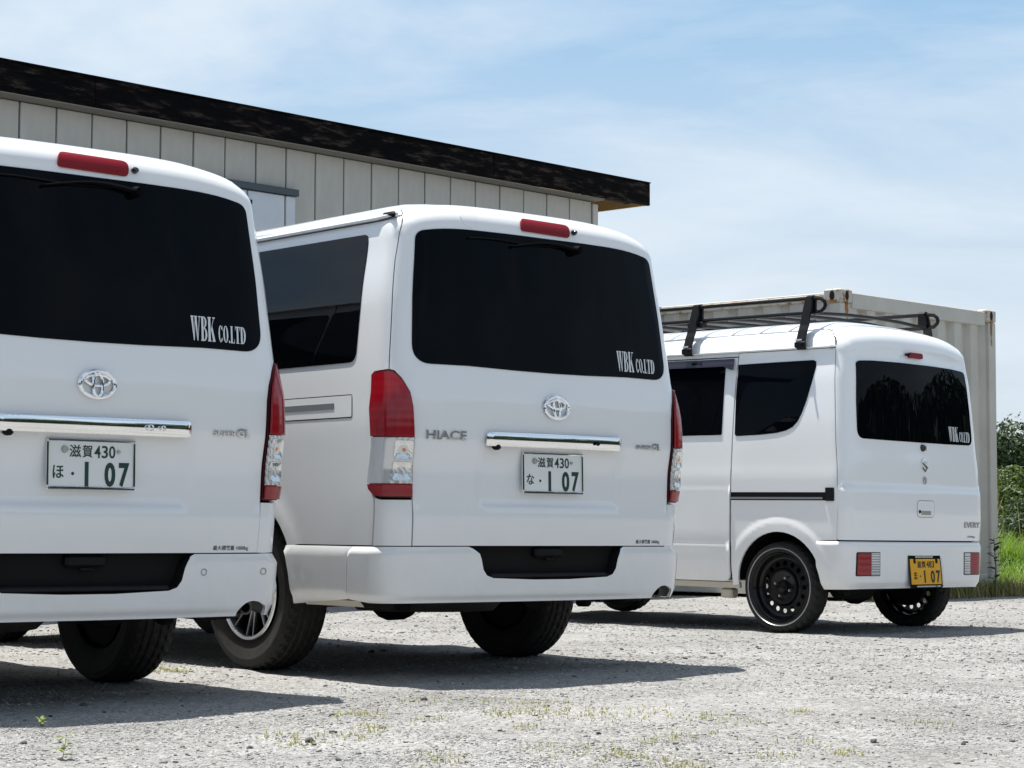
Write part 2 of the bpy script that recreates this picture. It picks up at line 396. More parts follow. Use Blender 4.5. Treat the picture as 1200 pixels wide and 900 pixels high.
def extrude2d(V, F, place, hgt):
    """flat 2-D triangles -> raised letters with side walls; place(x, y, h) -> point"""
    n = len(V); P = [place(x, y, hgt) for x, y in V]; FF = []
    for f in F:
        a, b, c = (Vector(V[i]) for i in f[:3]); FF.append(f if (b - a).cross(c - a) > 0 else f[::-1])
    cnt = {}
    for f in FF:
        for i in range(len(f)): cnt[(f[i], f[(i + 1) % len(f)])] = 1
    P += [place(x, y, 0) for x, y in V]
    for a, b in cnt:
        if (b, a) not in cnt: FF.append((a, a + n, b + n, b))
    return P, FF
def text_on(B, body, box, name, mt, parent=None, off=.003, hgt=.0015, bold=.0, shear=0):
    s0, t0, s1, t1 = box; V, F = text_mesh(body, bold)
    def pl(x, y, hh):
        p, n = B.pn(s0 + (s1 - s0) * x + shear * y * (t1 - t0), t0 + (t1 - t0) * y); return tuple(p[i] + (off + hh) * n[i] for i in range(3))
    P, FF = extrude2d(V, F, pl, hgt); return mesh_obj(name, P, FF, mt, parent)
def text_flat(body, box, Mx, name, mt, parent=None, hgt=.0012, bold=0., VF=None):
    x0, y0, x1, y1 = box; V, F = VF or text_mesh(body, bold)
    P, FF = extrude2d(V, F, lambda x, y, hh: Mx @ Vector((x0 + (x1 - x0) * x, y0 + (y1 - y0) * y, hh)), hgt); return mesh_obj(name, P, FF, mt, parent)
# condensed fat-face serif capitals, as strips of quads in a unit box
def q4(*p): return list(p)
def bowl(cx, cy, rx, ry, tx, ty, a0, a1, n=14):
    Q = []
    for k in range(n):
        a, b = a0 + (a1 - a0) * k / n, a0 + (a1 - a0) * (k + 1) / n
        Q.append([(cx + rx * math.cos(a), cy + ry * math.sin(a)), (cx + rx * math.cos(b), cy + ry * math.sin(b)), (cx + (rx - tx) * math.cos(b), cy + (ry - ty) * math.sin(b)), (cx + (rx - tx) * math.cos(a), cy + (ry - ty) * math.sin(a))])
    return Q
def rc(x0, y0, x1, y1): return [(x0, y0), (x1, y0), (x1, y1), (x0, y1)]
HP = math.pi / 2
GL = {
 'W': [[(.03, .97), (.25, .97), (.37, 0), (.29, 0)], [(.44, .97), (.50, .97), (.37, 0), (.31, 0)], [(.40, .97), (.62, .97), (.74, 0), (.66, 0)], [(.88, .97), (.94, .97), (.74, 0), (.69, 0)], rc(0, .955, .32, 1), rc(.37, .955, .68, 1), rc(.80, .955, 1, 1)],
 'B': [rc(.10, 0, .42, 1), rc(0, 0, .5, .045), rc(0, .955, .5, 1)] + bowl(.45, .765, .45, .235, .26, .045, -HP, HP) + bowl(.45, .275, .53, .275, .29, .05, -HP, HP),
 'K': [rc(.08, 0, .38, 1), rc(0, 0, .46, .045), rc(0, .955, .46, 1), [(.38, .40), (.47, .47), (.86, .96), (.78, .96)], [(.44, .52), (.60, .66), (1.0, .03), (.70, .03)], rc(.60, 0, 1.0, .045), rc(.66, .955, 1.0, 1)],
 'C': bowl(.5, .5, .48, .5, .30, .05, .6, 2 * math.pi - .6) + [rc(.86, .66, .93, .98), rc(.88, .10, .93, .30)],
 'O': bowl(.5, .5, .5, .5, .30, .045, 0, 2 * math.pi, 22),
 '.': [rc(.1, 0, .9, 1)],
 'L': [rc(.10, 0, .46, 1), rc(0, .955, .58, 1), rc(0, 0, .95, .05), [(.82, .05), (.95, .05), (.95, .32)]],
 'T': [rc(.32, 0, .68, 1), rc(.18, 0, .82, .045), rc(0, .95, 1, 1), [(0, .95), (.13, .95), (0, .70)], [(1, .95), (1, .70), (.87, .95)]],
 'D': [rc(.10, 0, .42, 1), rc(0, 0, .5, .045), rc(0, .955, .5, 1)] + bowl(.40, .5, .60, .5, .31, .045, -HP, HP)}
def wbk(B, s0, s1, t0, ht, name, parent, off=.005):
    """company lettering: tall WBK then smaller CO.LTD on one base line"""
    Wd = s1 - s0; lay = []; x = 0
    for ch, wd, k in (('W', .185, 1), ('B', .125, 1), ('K', .145, 1), (' ', .05, 1), ('C', .088, .70), ('O', .098, .70), ('.', .03, .10), ('L', .088, .70), ('T', .096, .70), ('D', .11, .70)):
        lay.append((ch, x, wd, k)); x += wd + .007
    V = []; F = []; LV = []
    for ch, x0, wd, k in lay:
        for Q in GL.get(ch, []):
            b = len(V); LV += [len(F) * 2.5e-5] * len(Q); V += [(s0 + (x0 + u * wd) / x * Wd, t0 + v * k * ht) for u, v in Q]; F.append(tuple(range(b, b + len(Q))))
    P = []
    for i, (s, t) in enumerate(V):
        p, n = B.pn(s, t); P.append(tuple(p[j] + (off + LV[i]) * n[j] for j in range(3)))
    return mesh_obj(name, P, [f if (Vector(V[f[1]]) - Vector(V[f[0]])).cross(Vector(V[f[2]]) - Vector(V[f[1]])) > 0 else f[::-1] for f in F], M['decal'], parent)
# ------------------------------------------------------------------ wheels
def tyre_mb(r, wd, rim, n=132, grooves=(-.55, -.2, .2, .55), lug=3):
    """tyre about the X axis: grooved, siped tread and ribbed side walls"""
    mb = MB(); hw = wd / 2; us = [-1, -.93, -.84, -.66, -.6, -.5, -.45, -.32, -.25, -.15, -.1, .1, .15, .25, .32, .45, .5, .6, .66, .84, .93, 1]
    V = []; F = []; rows = []
    side = [(rim, .72), (rim + .012, .80), (rim + (r - rim) * .42, 1.0), (rim + (r - rim) * .62, 1.02), (rim + (r - rim) * .64, 1.035), (rim + (r - rim) * .70, 1.035), (rim + (r - rim) * .72, 1.015), (r - .022, .985)]
    for k in range(n):
        a = 2 * math.pi * k / n; pr = [(q, -x * hw) for q, x in side]
        for u in us:
            d = .006 * u * u + .010 * max(0, abs(u) - .8) * 4
            if any(abs(u - g) < .075 for g in grooves): d += .007
            elif (k + (1 if u > 0 else 0) + int(abs(u) * 4)) % lug == 0: d += .009 if abs(u) > .5 else .006
            pr.append((r - d, u * hw * .92))
        pr += [(q, x * hw) for q, x in side[::-1]]
        rows.append(pr)
    m = len(rows[0])
    for k, pr in enumerate(rows):
        a = 2 * math.pi * k / n
        for q, x in pr: V.append((x, q * math.cos(a), q * math.sin(a)))
    for k in range(n):
        k2 = (k + 1) % n
        for i in range(m - 1): F.append((k * m + i, k2 * m + i, k2 * m + i + 1, k * m + i + 1))
    return mb.add(V, F)
def hole_disc(mb, r0, r1, rh, hr, nh, x, th):
    """annular plate with round holes, about X"""
    da = 2 * math.pi / nh; n = 24
    for h in range(nh):
        a0 = h * da; o = []; c = []
        for k in range(n):
            u = k / n * 4; e = int(u); f_ = u - e
            rr, aa = ((r0, a0 - da / 2 + da * f_), (r0 + (r1 - r0) * f_, a0 + da / 2), (r1, a0 + da / 2 - da * f_), (r1 - (r1 - r0) * f_, a0 - da / 2))[e]
            o.append((rr * math.cos(aa), rr * math.sin(aa))); an = a0 + math.atan2(rr * math.sin(aa - a0), rr * math.cos(aa - a0) - rh)
            c.append((rh * math.cos(a0) + hr * math.cos(an), rh * math.sin(a0) + hr * math.sin(an)))
        V = [(x, *q) for q in o] + [(x, *q) for q in c] + [(x + th, *q) for q in c]
        F = []
        for k in range(n):
            k2 = (k + 1) % n; F += [(k, k2, n + k2, n + k), (n + k, n + k2, 2 * n + k2, 2 * n + k)]
        mb.add(V, F)
def make_wheel(kind, parent, c, side):
    """side -1: outer face towards -X"""
    Mx = Matrix.Translation(c) @ (Matrix.Rotation(math.pi, 4, 'Z') if side > 0 else Matrix())
    def put(o): o.data.transform(Mx); return o
    if kind == 'van':
        w_ = put(tyre_mb(.345, .205, .205, 132).build('wheel', M['tyre'], parent, True, R(28)))
        b = MB(); b.lathe([(.205, -.085), (.214, -.092), (.206, -.098), (.197, -.090), (.188, -.06), (.182, .06), (.205, .085)], 64)
        put(b.build('rim', M['black_rim'], w_, True)); e = MB(); e.lathe([(.214, -.0925), (.2105, -.0985), (.198, -.0985), (.195, -.0915)], 64, closed=True); put(e.build('rim_lip', M['alloy'], w_, True))
        s = MB()
        for k in range(8):
            for d in (-.13, .13):
                a = 2 * math.pi * k / 8; p0 = Vector((-.062, .05 * math.cos(a + d * 1.2), .05 * math.sin(a + d * 1.2))); p1 = Vector((-.086, .196 * math.cos(a + d), .196 * math.sin(a + d)))
                t = (p1 - p0).normalized(); v = t.cross(Vector((1, 0, 0))).normalized(); V = []
                for p_, hw in ((p0, .008), (p1, .006)): V += [p_ + v * hw + Vector((.018, 0, 0)), p_ + v * hw * .7, p_ - v * hw * .7, p_ - v * hw + Vector((.018, 0, 0))]
                s.add(V, [(0, 1, 5, 4), (1, 2, 6, 5), (2, 3, 7, 6)])
        put(s.build('spoke', M['alloy'], w_)); h = MB(); h.lathe([(.0, -.072), (.032, -.072), (.036, -.066), (.06, -.06), (.066, -.04), (.066, .02)], 40)
        for k in range(6): h.lathe([(0, -.078), (.009, -.077), (.010, -.055)], 8, c=(0, .05 * math.cos(k * math.pi / 3), .05 * math.sin(k * math.pi / 3)))
        put(h.build('hub_cap', M['black_rim'], w_, True)); d = MB(); d.lathe([(0, .02), (.15, .02), (.15, .05), (.193, .06), (.193, .066), (0, .07)], 40); put(d.build('brake_drum', M['under'], w_, True))
    else:
        w_ = put(tyre_mb(.270, .150, .196, 132, (-.4, .0, .4), 4).build('wheel', M['tyre'], parent, True, R(28)))
        b = MB(); b.lathe([(.199, -.052), (.204, -.060), (.198, -.065), (.190, -.058), (.184, -.036), (.180, -.022), (.170, -.016), (.166, -.0142)], 80)
        hole_disc(b, .114, .166, .140, .0145, 16, -.0142, .006)
        b.lathe([(.114, -.0142), (.106, -.020), (.100, -.036), (.092, -.038), (.078, -.030), (.040, -.028), (.036, -.042), (.032, -.048), (0, -.050)], 64)
        b.lathe([(.184, -.036), (.178, .03), (.196, .06)], 64); put(b.build('rim', M['black_rim'], w_, True, R(50)))
        e = MB(); e.lathe([(.2325, -.0755), (.2305, -.0785), (.2275, -.0785), (.2255, -.0755)], 80, closed=True); put(e.build('sidewall_ring', M['rim_edge'], w_, True))
        for k in range(4):
            n_ = MB(); a = R(20) + k * math.pi / 2; n_.lathe([(0, -.046), (.007, -.045), (.0085, -.040), (.0095, -.024)], 10, c=(0, .056 * math.cos(a), .056 * math.sin(a))); put(n_.build('lug_nut', M['steel'], w_, True))
        d = MB(); d.lathe([(0, .0), (.127, .0), (.132, .01), (.132, .05), (0, .05)], 40); put(d.build('brake_drum', M['under'], w_, True))
    return w_
def wheel_copy(src, parent, dx=0, dy=0):
    c = copy_tree(src, parent); c.location = (dx, dy, 0); return c
def vline(B, y, t0, t1, n=8):
    return [(-B.s_of_y(y, t0 + (t1 - t0) * k / n), t0 + (t1 - t0) * k / n) for k in range(n + 1)]
def arch_pts(B, yc, zc, r, a0, a1, n=18):
    return [(-B.s_of_y(yc + r * math.cos(R(a0 + (a1 - a0) * k / n)), zc + r * math.sin(R(a0 + (a1 - a0) * k / n))), zc + r * math.sin(R(a0 + (a1 - a0) * k / n))) for k in range(n + 1)]
def inner_shell(B, arches, parent, z0):
    V = []; F = []; ss = [-5.2 + .13 * i for i in range(81)]; ts = [z0 + .1 * i for i in range(40)]; idx = {}
    ts = [t for t in ts if t < B.t2 + .93] + [B.t2 + .96, B.t2 + .995]
    def vid(i, j):
        if (i, j) not in idx:
            p, n = B.pn(ss[i], ts[j]); idx[(i, j)] = len(V); V.append(tuple(p[k] - .035 * n[k] for k in range(3)))
        return idx[(i, j)]
    for i in range(len(ss) - 1):
        for j in range(len(ts) - 1):
            p = B.raw((ss[i] + ss[i + 1]) / 2, (ts[j] + ts[j + 1]) / 2)
            if any(math.hypot(p[1] - yc, p[2] - zc) < r + .06 and abs(p[0]) > .5 for yc, zc, r in arches): continue
            F.append((vid(i, j), vid(i + 1, j), vid(i + 1, j + 1), vid(i, j + 1)))
    return mesh_obj('inner_shell', V, F, M['under'], parent)
def liner(parent, arches, xo, xi):
    for yc, zc, r in arches:
        for sg in (-1, 1):
            b = MB(); V = []; n = 16
            for k in range(n + 1):
                a = math.pi * (.02 + .96 * k / n)
                for x in (xo, xi): V.append((sg * x, yc + (r + .025) * math.cos(a), zc + (r + .025) * math.sin(a)))
            b.add(V, [(2 * k, 2 * k + 1, 2 * k + 3, 2 * k + 2) for k in range(n)])
            b.add([(sg * xi, yc + (r + .03) * math.cos(math.pi * (.02 + .96 * k / n)), zc + (r + .03) * math.sin(math.pi * (.02 + .96 * k / n))) for k in range(n + 1)], [tuple(range(n + 1))])
            b.build('wheel_arch_liner', M['under'], parent)
# ------------------------------------------------------------------ the large white vans
PMX = Matrix.Rotation(R(90), 4, 'X')
def big_van(label, loc, rot):
    B = HI; root = empty('parked_van', loc, rot); SY = lambda y, t: -B.s_of_y(y, t); P_ = M['paint']; GAP = .0025
    arches = [(1.125, .36, .40), (3.69, .36, .40)]
    inner_shell(B, arches, root, .38); liner(root, arches, .80, .50)
    gate = [(-.60, 2.035), (-.655, 2.015), (-.700, 1.955), (-.735, 1.89), (-.763, 1.764), (-.784, 1.6), (-.803, 1.425), (-.823, 1.263), (-.800, 1.258), (-.773, 1.229), (-.744, 1.172), (-.734, 1.114), (-.728, .95), (-.7245, .741), (-.7185, .548)]
    def goff(s, t):
        bx = sm(.405, .380, abs(s)) * sm(.705, .735, t) * sm(1.03, .99, t); low = .004 * sm(.72, .69, t)
        return -.013 * bx + low
    tg = patch(B, inset(sym([(0, 2.035)] + gate), GAP), 'tailgate', P_, root, goff, .014, .035)
    lampo = [(-.823, 1.263), (-.902, 1.256), (-.917, 1.246), (-.931, 1.101), (-.917, .95), (-.915, .892), (-.9225, .809), (-.916, .775), (-.895, .750), (-.86, .741)]
    lamp = [(-.7245, .741), (-.728, .95), (-.734, 1.114), (-.744, 1.172), (-.773, 1.229), (-.800, 1.258)] + lampo
    arR = arch_pts(B, *arches[0], 155, 8); arF = arch_pts(B, *arches[1], 165, 15)
    quarter = gate[2:8][::1] + lampo[1:8] + [(-.896, .742), (-.896, .548), (SY(.70, .548), .548)] + arR + [(SY(1.55, .36), .36)] + vline(B, 1.85, .36, 1.96, 14) + [(SY(.9, 1.957), 1.957)]
    quarter = ccw(quarter)
    corner = [(-.7185, .548), (-.7245, .736), (-.86, .736), (-.893, .744), (-.893, .548)]
    sdoor = vline(B, 2.94, .37, 1.96, 14) + vline(B, 1.855, 1.96, .37, 14)
    fdoor = [(SY(2.945, .37), .37), (SY(3.26, .40), .40)] + arF[:13] + [(SY(3.95, .9), .9), (SY(3.95, 1.15), 1.15), (SY(3.62, 1.96), 1.96), (SY(2.945, 1.96), 1.96)]
    sF = lambda t: max(-B.s_of_y(4.3, t) - .55, -5.4)
    fpan = [(SY(4.08, .35), .35), (SY(3.955, .92), .92), (SY(3.955, 1.14), 1.14), (-5.05, 1.14), (-5.05, .35)]
    wsc = [(SY(3.97, 1.16), 1.16), (SY(3.65, 1.93), 1.93), (-4.2, 1.93), (-5.05, 1.16)]
    for f in (lambda q: q, mir):
        patch(B, inset(f(quarter), GAP), 'quarter_panel', P_, root, 0, .014, .05)
        patch(B, inset(f(corner), GAP * .6), 'corner_trim', P_, root, .0, .012, .05)
        patch(B, inset(f(sdoor), GAP), 'sliding_door', P_, root, 0, .014, .10)
        patch(B, inset(f(fdoor), GAP), 'front_door', P_, root, 0, .014, .10)
        patch(B, f(fpan), 'front_panel', P_, root, 0, .012, .10)
        # tail lamp: dark housing with lenses
        hs = patch(B, inset(f(lamp), .003), 'tail_lamp', M['dark_red'], root, lambda s, t: .006, .02, .03)
        ls = inset(f(lamp), .0075); cut = lambda lo, hi: [(s, min(max(t, lo), hi)) for s, t in dens(ls, .012)]
        bul = lambda s, t: .012 + .010 * sm(.72, .80, t) * sm(1.26, 1.1, t)
        up = [q for q in dens(ls, .012) if q[1] > .991]; lo = [q for q in dens(ls, .012) if q[1] < .797]
        def clip(P, lo_, hi_):
            Q = []
            for i in range(len(P)):
                a, b = P[i], P[(i + 1) % len(P)]
                for c_, s_ in ((lo_, 1), (hi_, -1)): pass
                ina = lo_ <= a[1] <= hi_
                if ina: Q.append(a)
                cs = [(c_ - a[1]) / (b[1] - a[1]) for c_ in (lo_, hi_) if (a[1] - c_) * (b[1] - c_) < 0]
                for k in sorted(cs): Q.append((a[0] + (b[0] - a[0]) * k, a[1] + (b[1] - a[1]) * k))
            return Q
        D = dens(ls, .03)
        l1 = patch(B, clip(D, .990, 1.3), 'red_lens', M['red'], hs, bul, .01, .025); patch(B, clip(D, .6, .797), 'red_reflector', M['red'], hs, bul, .01, .025)
        mid = clip(D, .8005, .9865)
        patch(B, mid, 'clear_lens', M['clear'], hs, lambda s, t: bul(s, t) - .003 + .0009 * math.sin(s * 260) * math.sin(t * 230) * (1 if abs(s) < .812 else .0), .01, .011)
        sg = -1 if f is not mir else 1
        for k, (t0, t1) in enumerate(((.903, .975), (.812, .890))):
            bw = rp([(sg * .742 if sg > 0 else -.808, t0, .01), (sg * .808 if sg > 0 else -.742, t0, .01), (sg * .808 if sg > 0 else -.742, t1, .01), (sg * .742 if sg > 0 else -.808, t1, .01)])
            patch(B, bw, 'lamp_bowl', M['bowl'], hs, lambda s, t, t0=t0, t1=t1: bul(s, t) + .004 - .010 * max(0, 1 - ((abs(s) - .775) / .034) ** 2) * max(0, 1 - ((t - (t0 + t1) / 2) / .037) ** 2) + .0005 * math.sin(s * 420) * math.sin(t * 370), .006, .007)
            if k == 0: mb = MB(); p, n = B.pn(sg * .77, (t0 + t1) / 2); mb.lathe([(0, -.010), (.010, -.006), (.013, .004), (.010, .012)], 12, 'Y', c=tuple(p[i] + .012 * n[i] for i in range(3))); mb.build('amber_bulb', M['amber'], hs, True)
        # glass of the sides
        for ys, nm in (((.352, 1.843), 'quarter_window'), ((1.868, 2.925), 'sliding_door_window'), ((2.96, 3.62), 'front_door_window')):
            a, b = ys; gl = rp([(SY(a - .022, 1.303), 1.303, .05), (SY(a, 1.906), 1.906, .03), (SY(b, 1.912), 1.912, .03), (SY(b, 1.303), 1.303, .05)])
            if nm[0] == 'f': gl = rp([(SY(a, 1.25), 1.25, .05), (SY(a, 1.9), 1.9, .03), (SY(3.52, 1.9), 1.9, .03), (SY(3.86, 1.25), 1.25, .05)])
            patch(B, f(gl), nm, M['sglass'], root, .0035, .006, .10)
        # cover of the sliding door rail
        s0, s1 = -1.066, SY(1.62, 1.12); slot = rp([(s0, 1.072, .012), (s0, 1.170, .012), (s1, 1.170, .012), (s1, 1.072, .012)])
        ring_patch(B, f(slot), .004, 'rail_cover_gap', M['seal'], root, .0012)
        rcv = patch(B, inset(f(slot), .005), 'rail_cover', P_, root, .0018, .004, .08)
        patch(B, f(rp([(-1.193, 1.112, .002), (-1.193, 1.137, .002), (s1 + .02, 1.137, .002), (s1 + .02, 1.112, .002)])), 'rail_slot', M['lip_grey'], rcv, .0035, .003, .1)
        # rain gutter along the roof edge
        g = surf_pn(B, .006); mb = MB(); V = []; ysl = [(.205 if f is not mir else .42) + .1 * k for k in range(33)]
        for y in ysl:
            p = Vector(g(SY(y, 1.962), 1.962)[0]); p.x *= (-1 if f is mir else 1); sx = 1 if p.x > 0 else -1
            V += [p + Vector((sx * a_, 0, c_)) for a_, c_ in ((-.012, -.006), (.016, -.006), (.018, .004), (.012, .010), (-.012, .012))]
        mb.add(V, [tuple(k * 5 + j for j in (0, 1, 2, 3, 4)) if False else (k * 5 + j, k * 5 + (j + 1) % 5, (k + 1) * 5 + (j + 1) % 5, (k + 1) * 5 + j) for k in range(len(ysl) - 1) for j in range(5)] + [(4, 3, 2, 1, 0)])
        dr = mb.build('rain_gutter', P_, root, True, R(40))
        q = V[0]; cap = MB() if f is not mir else None
        if cap: cap; cap.box((q.x - .026, .243, q.z + .008), (.020, .085, .024), bev=.009); cap.build('gutter_cap', M['seal'], dr)
    roofL = SY(3.6, 1.97); roof = [(roofL, 1.968), (SY(1.2, 1.968), 1.968), (-.693, 1.966), (-.655, 2.018), (-.60, 2.038), (0, 2.038)]
    patch(B, sym(roof[0:5] + [roof[5]])[:] + [(-roofL, 2.2), (-roofL, 2.6), (-roofL, 3.028), (roofL, 3.028), (roofL, 2.6), (roofL, 2.2)], 'roof', P_, root, 0, .01, .12, ht=.05)
    patch(B, [wsc, mir(wsc)], 'windscreen', M['glass'], root, .002, .006, .12)
    # rear glass, wiper, lamps and trim of the tailgate
    gp = sym([(0, 1.872)] + rp([(-.3, 1.873), (-.667, 1.879, .035), (-.701, 1.56), (-.722, 1.292, .085), (-.45, 1.293), (-.2, 1.286)], 8) + [(0, 1.284)])
    gp = [q for i, q in enumerate(gp) if i == 0 or (Vector(q) - Vector(gp[i - 1])).length > 1e-4]
    rg = patch(B, gp, 'rear_window', M['glass'], tg, .0035, .006, .05)
    wp = MB(); g = surf_pn(B, .022); pv = Vector(g(.171, 1.833)[0]); wp.lathe([(0, -.028), (.016, -.024), (.02, 0), (.02, .025)], 14, 'Y', c=pv)
    arm = [Vector(g(.171 - .06 * k, 1.833 + .018 * math.sin(k * .6) - .001 * k)[0]) for k in range(7)]; wp.tube(arm, [.010, .009, .008, .006, .005, .005, .004], 6)
    wo = wp.build('wiper_arm', M['wiper'], tg, True); bl = MB(); bl.tube([Vector(surf_pn(B, .010)(-.42 + .07 * k, 1.838 + .004 * math.sin(k))[0]) for k in range(8)], .004, 6); bl.build('wiper_blade', M['wiper'], wo)
    bl = MB(); bl.tube([arm[6], arm[6] + Vector((0, .014, -.004))], .006, 6); bl.build('wiper_clip', M['wiper'], wo)
    hm = patch(B, rp([(-.134, 1.892, .018), (.146, 1.888, .018), (.152, 1.938, .03), (-.122, 1.944, .03)]), 'high_stop_lamp', M['stop_red'], tg, lambda s, t: .004 + .005 * math.sin(max(0, min(1, (t - 1.888) / .058)) * math.pi) ** .5, .012, .02)
    nzl = MB(); q = Vector(surf_pn(B, .008)(.176, 1.911)[0]); nzl.lathe([(0, -.014), (.008, -.012), (.0125, -.003), (.013, .008)], 14, 'Y', c=q); nzl.build('washer_nozzle', M['gloss_black'], tg, True)
    def bar(s, t):
        e = max(0, 1 - max(0, abs(s) - .36) / .024 * .55); k = max(0, min(1, (t - .964) / .058)); return .003 + (.020 + .0042 * math.sin(math.pi * k) ** .5) * e
    gn = patch(B, rp([(-.384, .966, .006), (.384, .966, .006), (.384, 1.021, .022), (-.384, 1.021, .022)]), 'chrome_garnish', M['chrome'], tg, bar, .02, .02, ht=.0035)
    lp = MB()
    for s in (-.33,): q = surf_pn(B, .012)(s, .962)[0]; lp.lathe([(0, .012), (.016, .009), (.02, -.004), (.012, -.012), (0, -.014)], 12, 'Z', c=q)
    lp.build('reversing_camera', M['seal'], tg, True)
    em = curve_tube(B, ell(0, 1.136, .068, .046, 40), .0080, 'emblem_ring', M['chrome'], tg, .008, True, 8)
    curve_tube(B, ell(0, 1.150, .047, .0185, 32), .0066, 'emblem_oval', M['chrome'], em, .009, True, 8); curve_tube(B, ell(0, 1.134, .0185, .040, 32), .0066, 'emblem_oval', M['chrome'], em, .010, True, 8)
    text_on(B, 'HIACE', (-.676, .983, -.480, 1.020), 'model_badge', M['badge'], tg, .001, .006, .012)
    sb = text_on(B, 'SUPER', (.488, .976, .588, .995), 'grade_badge', M['badge'], tg, .001, .005, .02); text_on(B, 'GL', (.592, .974, .655, 1.004), 'grade_letters', M['badge'], sb, .001, .006, .02)
    text_on(B, '最大積載量 1000kg', (.515, .557, .674, .577), 'load_notice', M['grey_ink'], tg, .0052, .0004, .01)
    wbk(B, .398, .645, 1.318, .090, 'company_lettering', rg)
    # bumper
    def boff(s, t): return .022 * sm(.548, .516, t) - .014 * sm(.36, .318, t)
    nt_ = [(-.07 * math.cos(R(a)) + .70, .318 + .056 * math.sin(R(a))) for a in range(0, 181, 15)]
    rec = [(-.44, .546), (-.418, .538), (-.396, .518), (-.386, .495), (-.375, .452), (-.356, .428), (-.322, .417), (-.1, .409)]
    bump = [(-1.030, .545), (-1.030, .33), (-.9, .318), (-.5, .318), (0, .318)] + nt_ + [(.9, .318), (1.030, .33), (1.030, .545)] + mir(rec)[::-1] + rec[::-1]
    bp = patch(B, bump, 'rear_bumper', P_, root, boff, .012, .025)
    bs = [(-1.034, .545), (-1.034, .33)] + [(SY(.735, .30), .30)] + [(-B.s_of_y(1.125 - .395 * math.cos(R(a)), .36 + .395 * math.sin(R(a))), .36 + .395 * math.sin(R(a))) for a in (0, 10, 20, 28)]
    for f in (lambda q: q, mir):
        sp = patch(B, f(bs), 'bumper_side', P_, root, boff, .012, .04)
        lipm = MB(); V = []
        for k in range(9):
            y = .30 + .05 * k; p = B.raw((SY(y, .318) if f is not mir else -SY(y, .318)), .318); x = p[0] * .985; V += [(x, y, .322), (x * .97, y, .296), (x * .8, y, .288)]
        lipm.add(V, [(3 * k + j, 3 * k + j + 1, 3 * k + j + 4, 3 * k + j + 3) for k in range(8) for j in range(2)]); lipm.build('splash_lip', M['sill'], sp, True)
    rcs = ccw(rec + mir(rec)); g1 = surf_pn(B, lambda s, t: boff(s, t) - .001); g2 = surf_pn(B, -.055); D = dens(rcs, .04); V = []; F = []; m = len(D)
    for q in D: V.append(g1(*q)[0])
    for q in D: p = Vector(g2(*q)[0]); V.append(p)
    F = [(i, m + i, m + (i + 1) % m, (i + 1) % m) for i in range(m)]
    tr = mesh_obj('step_recess', V, F, M['plastic'], bp); patch(B, rcs, 'recess_back', M['plastic'], tr, -.05, 0, .06)
    ltc = MB(); q = B.raw(0, .53); ltc.box((0, q[1] + .022, .522), (.16, .04, .045), bev=.01); ltc.box((0, q[1] + .010, .494), (.05, .02, .012), bev=.004); ltc.build('gate_latch', M['seal'], tr)
    st = MB(); st.box((0, .052, .425), (.66, .03, .02), bev=.006); st.build('step_ledge', M['plastic'], tr)
    # number plate board, frame and bolts
    PM = Matrix.Translation((-.006, .022, .858)) @ Matrix.Rotation(R(-1.5), 4, 'X') @ PMX
    pb = MB(); pb.box((0, 0, -.004), (.330, .165, .004), bev=.002); plate = pb.build('number_plate', M['plate_w'], tg); plate.data.transform(PM)
    fr = MB()
    for c, d in (((0, .083, 0), (.344, .009, .012)), ((0, -.083, 0), (.344, .009, .012)), ((-.168, 0, 0), (.009, .157, .012)), ((.168, 0, 0), (.009, .157, .012))): fr.box(c, d, bev=.003)
    fo = fr.build('plate_frame', M['chrome'], plate); fo.data.transform(PM)
    bt = MB(); bt.lathe([(0, .006), (.006, .005), (.007, -.004)], 10, 'Z', c=(.106, .046, 0)); bo = bt.build('plate_bolt', M['steel'], plate, True); bo.data.transform(PM)
    se = MB(); se.lathe([(0, .008), (.011, .007), (.0135, -.003)], 14, 'Z', c=(-.103, .050, 0)); bo = se.build('plate_seal', M['steel'], plate, True); bo.data.transform(PM)
    T = lambda b_, u0, v0, u1, v1, nm='plate_character', bold=.0: text_flat(b_, (u0 * .345 - .1725, v0 * .18 - .09, u1 * .345 - .1725, v1 * .18 - .09), PM @ Matrix.Translation((0, 0, -.0018)), nm, M['ink_green'], plate, .0012, bold)
    T('滋', .255, .63, .385, .87, bold=.01); T('賀', .40, .63, .515, .87, bold=.01)
    for k, ch in enumerate('430'): T(ch, .535 + .083 * k, .625, .605 + .083 * k, .865, bold=.012)
    T('0', .652, .075, .775, .545, bold=.035); T('7', .815, .075, .935, .545, bold=.035)
    ob = MB(); ob.box((.450 * .345 - .1725, .31 * .18 - .09, -.001), (.014, .085, .0022)); ob.lathe([(0, .0004), (.0058, .0), (.006, -.002)], 12, 'Z', c=(.295 * .345 - .1725, .315 * .18 - .09, -.001)); o1 = ob.build('plate_character', M['ink_green'], plate); o1.data.transform(PM)
    # under the floor
    ub = MB(); ub.box((0, 2.3, .40), (1.42, 3.9, .06)); ub.box((0, .45, .375), (1.1, .30, .07)); ub.box((0, .20, .37), (1.30, .10, .10)); ub.build('floor_pan', M['under'], root)
    ax = MB(); ax.tube([(-.62, 1.12, .345), (.62, 1.12, .345)], .045, 14); ax.lathe([(0, -.15), (.09, -.13), (.15, -.03), (.155, .03), (.10, .12), (0, .15)], 18, 'Y', c=(0, 1.12, .345)); ax.build('rear_axle', M['under'], root, True)
    for x in (-.52, .52):
        lf = MB(); lf.tube([(x, .45 + .13 * k, .345 - .06 * math.sin(k / 10 * math.pi)) for k in range(11)], .022, 6); lf.build('leaf_spring', M['under'], root, True)
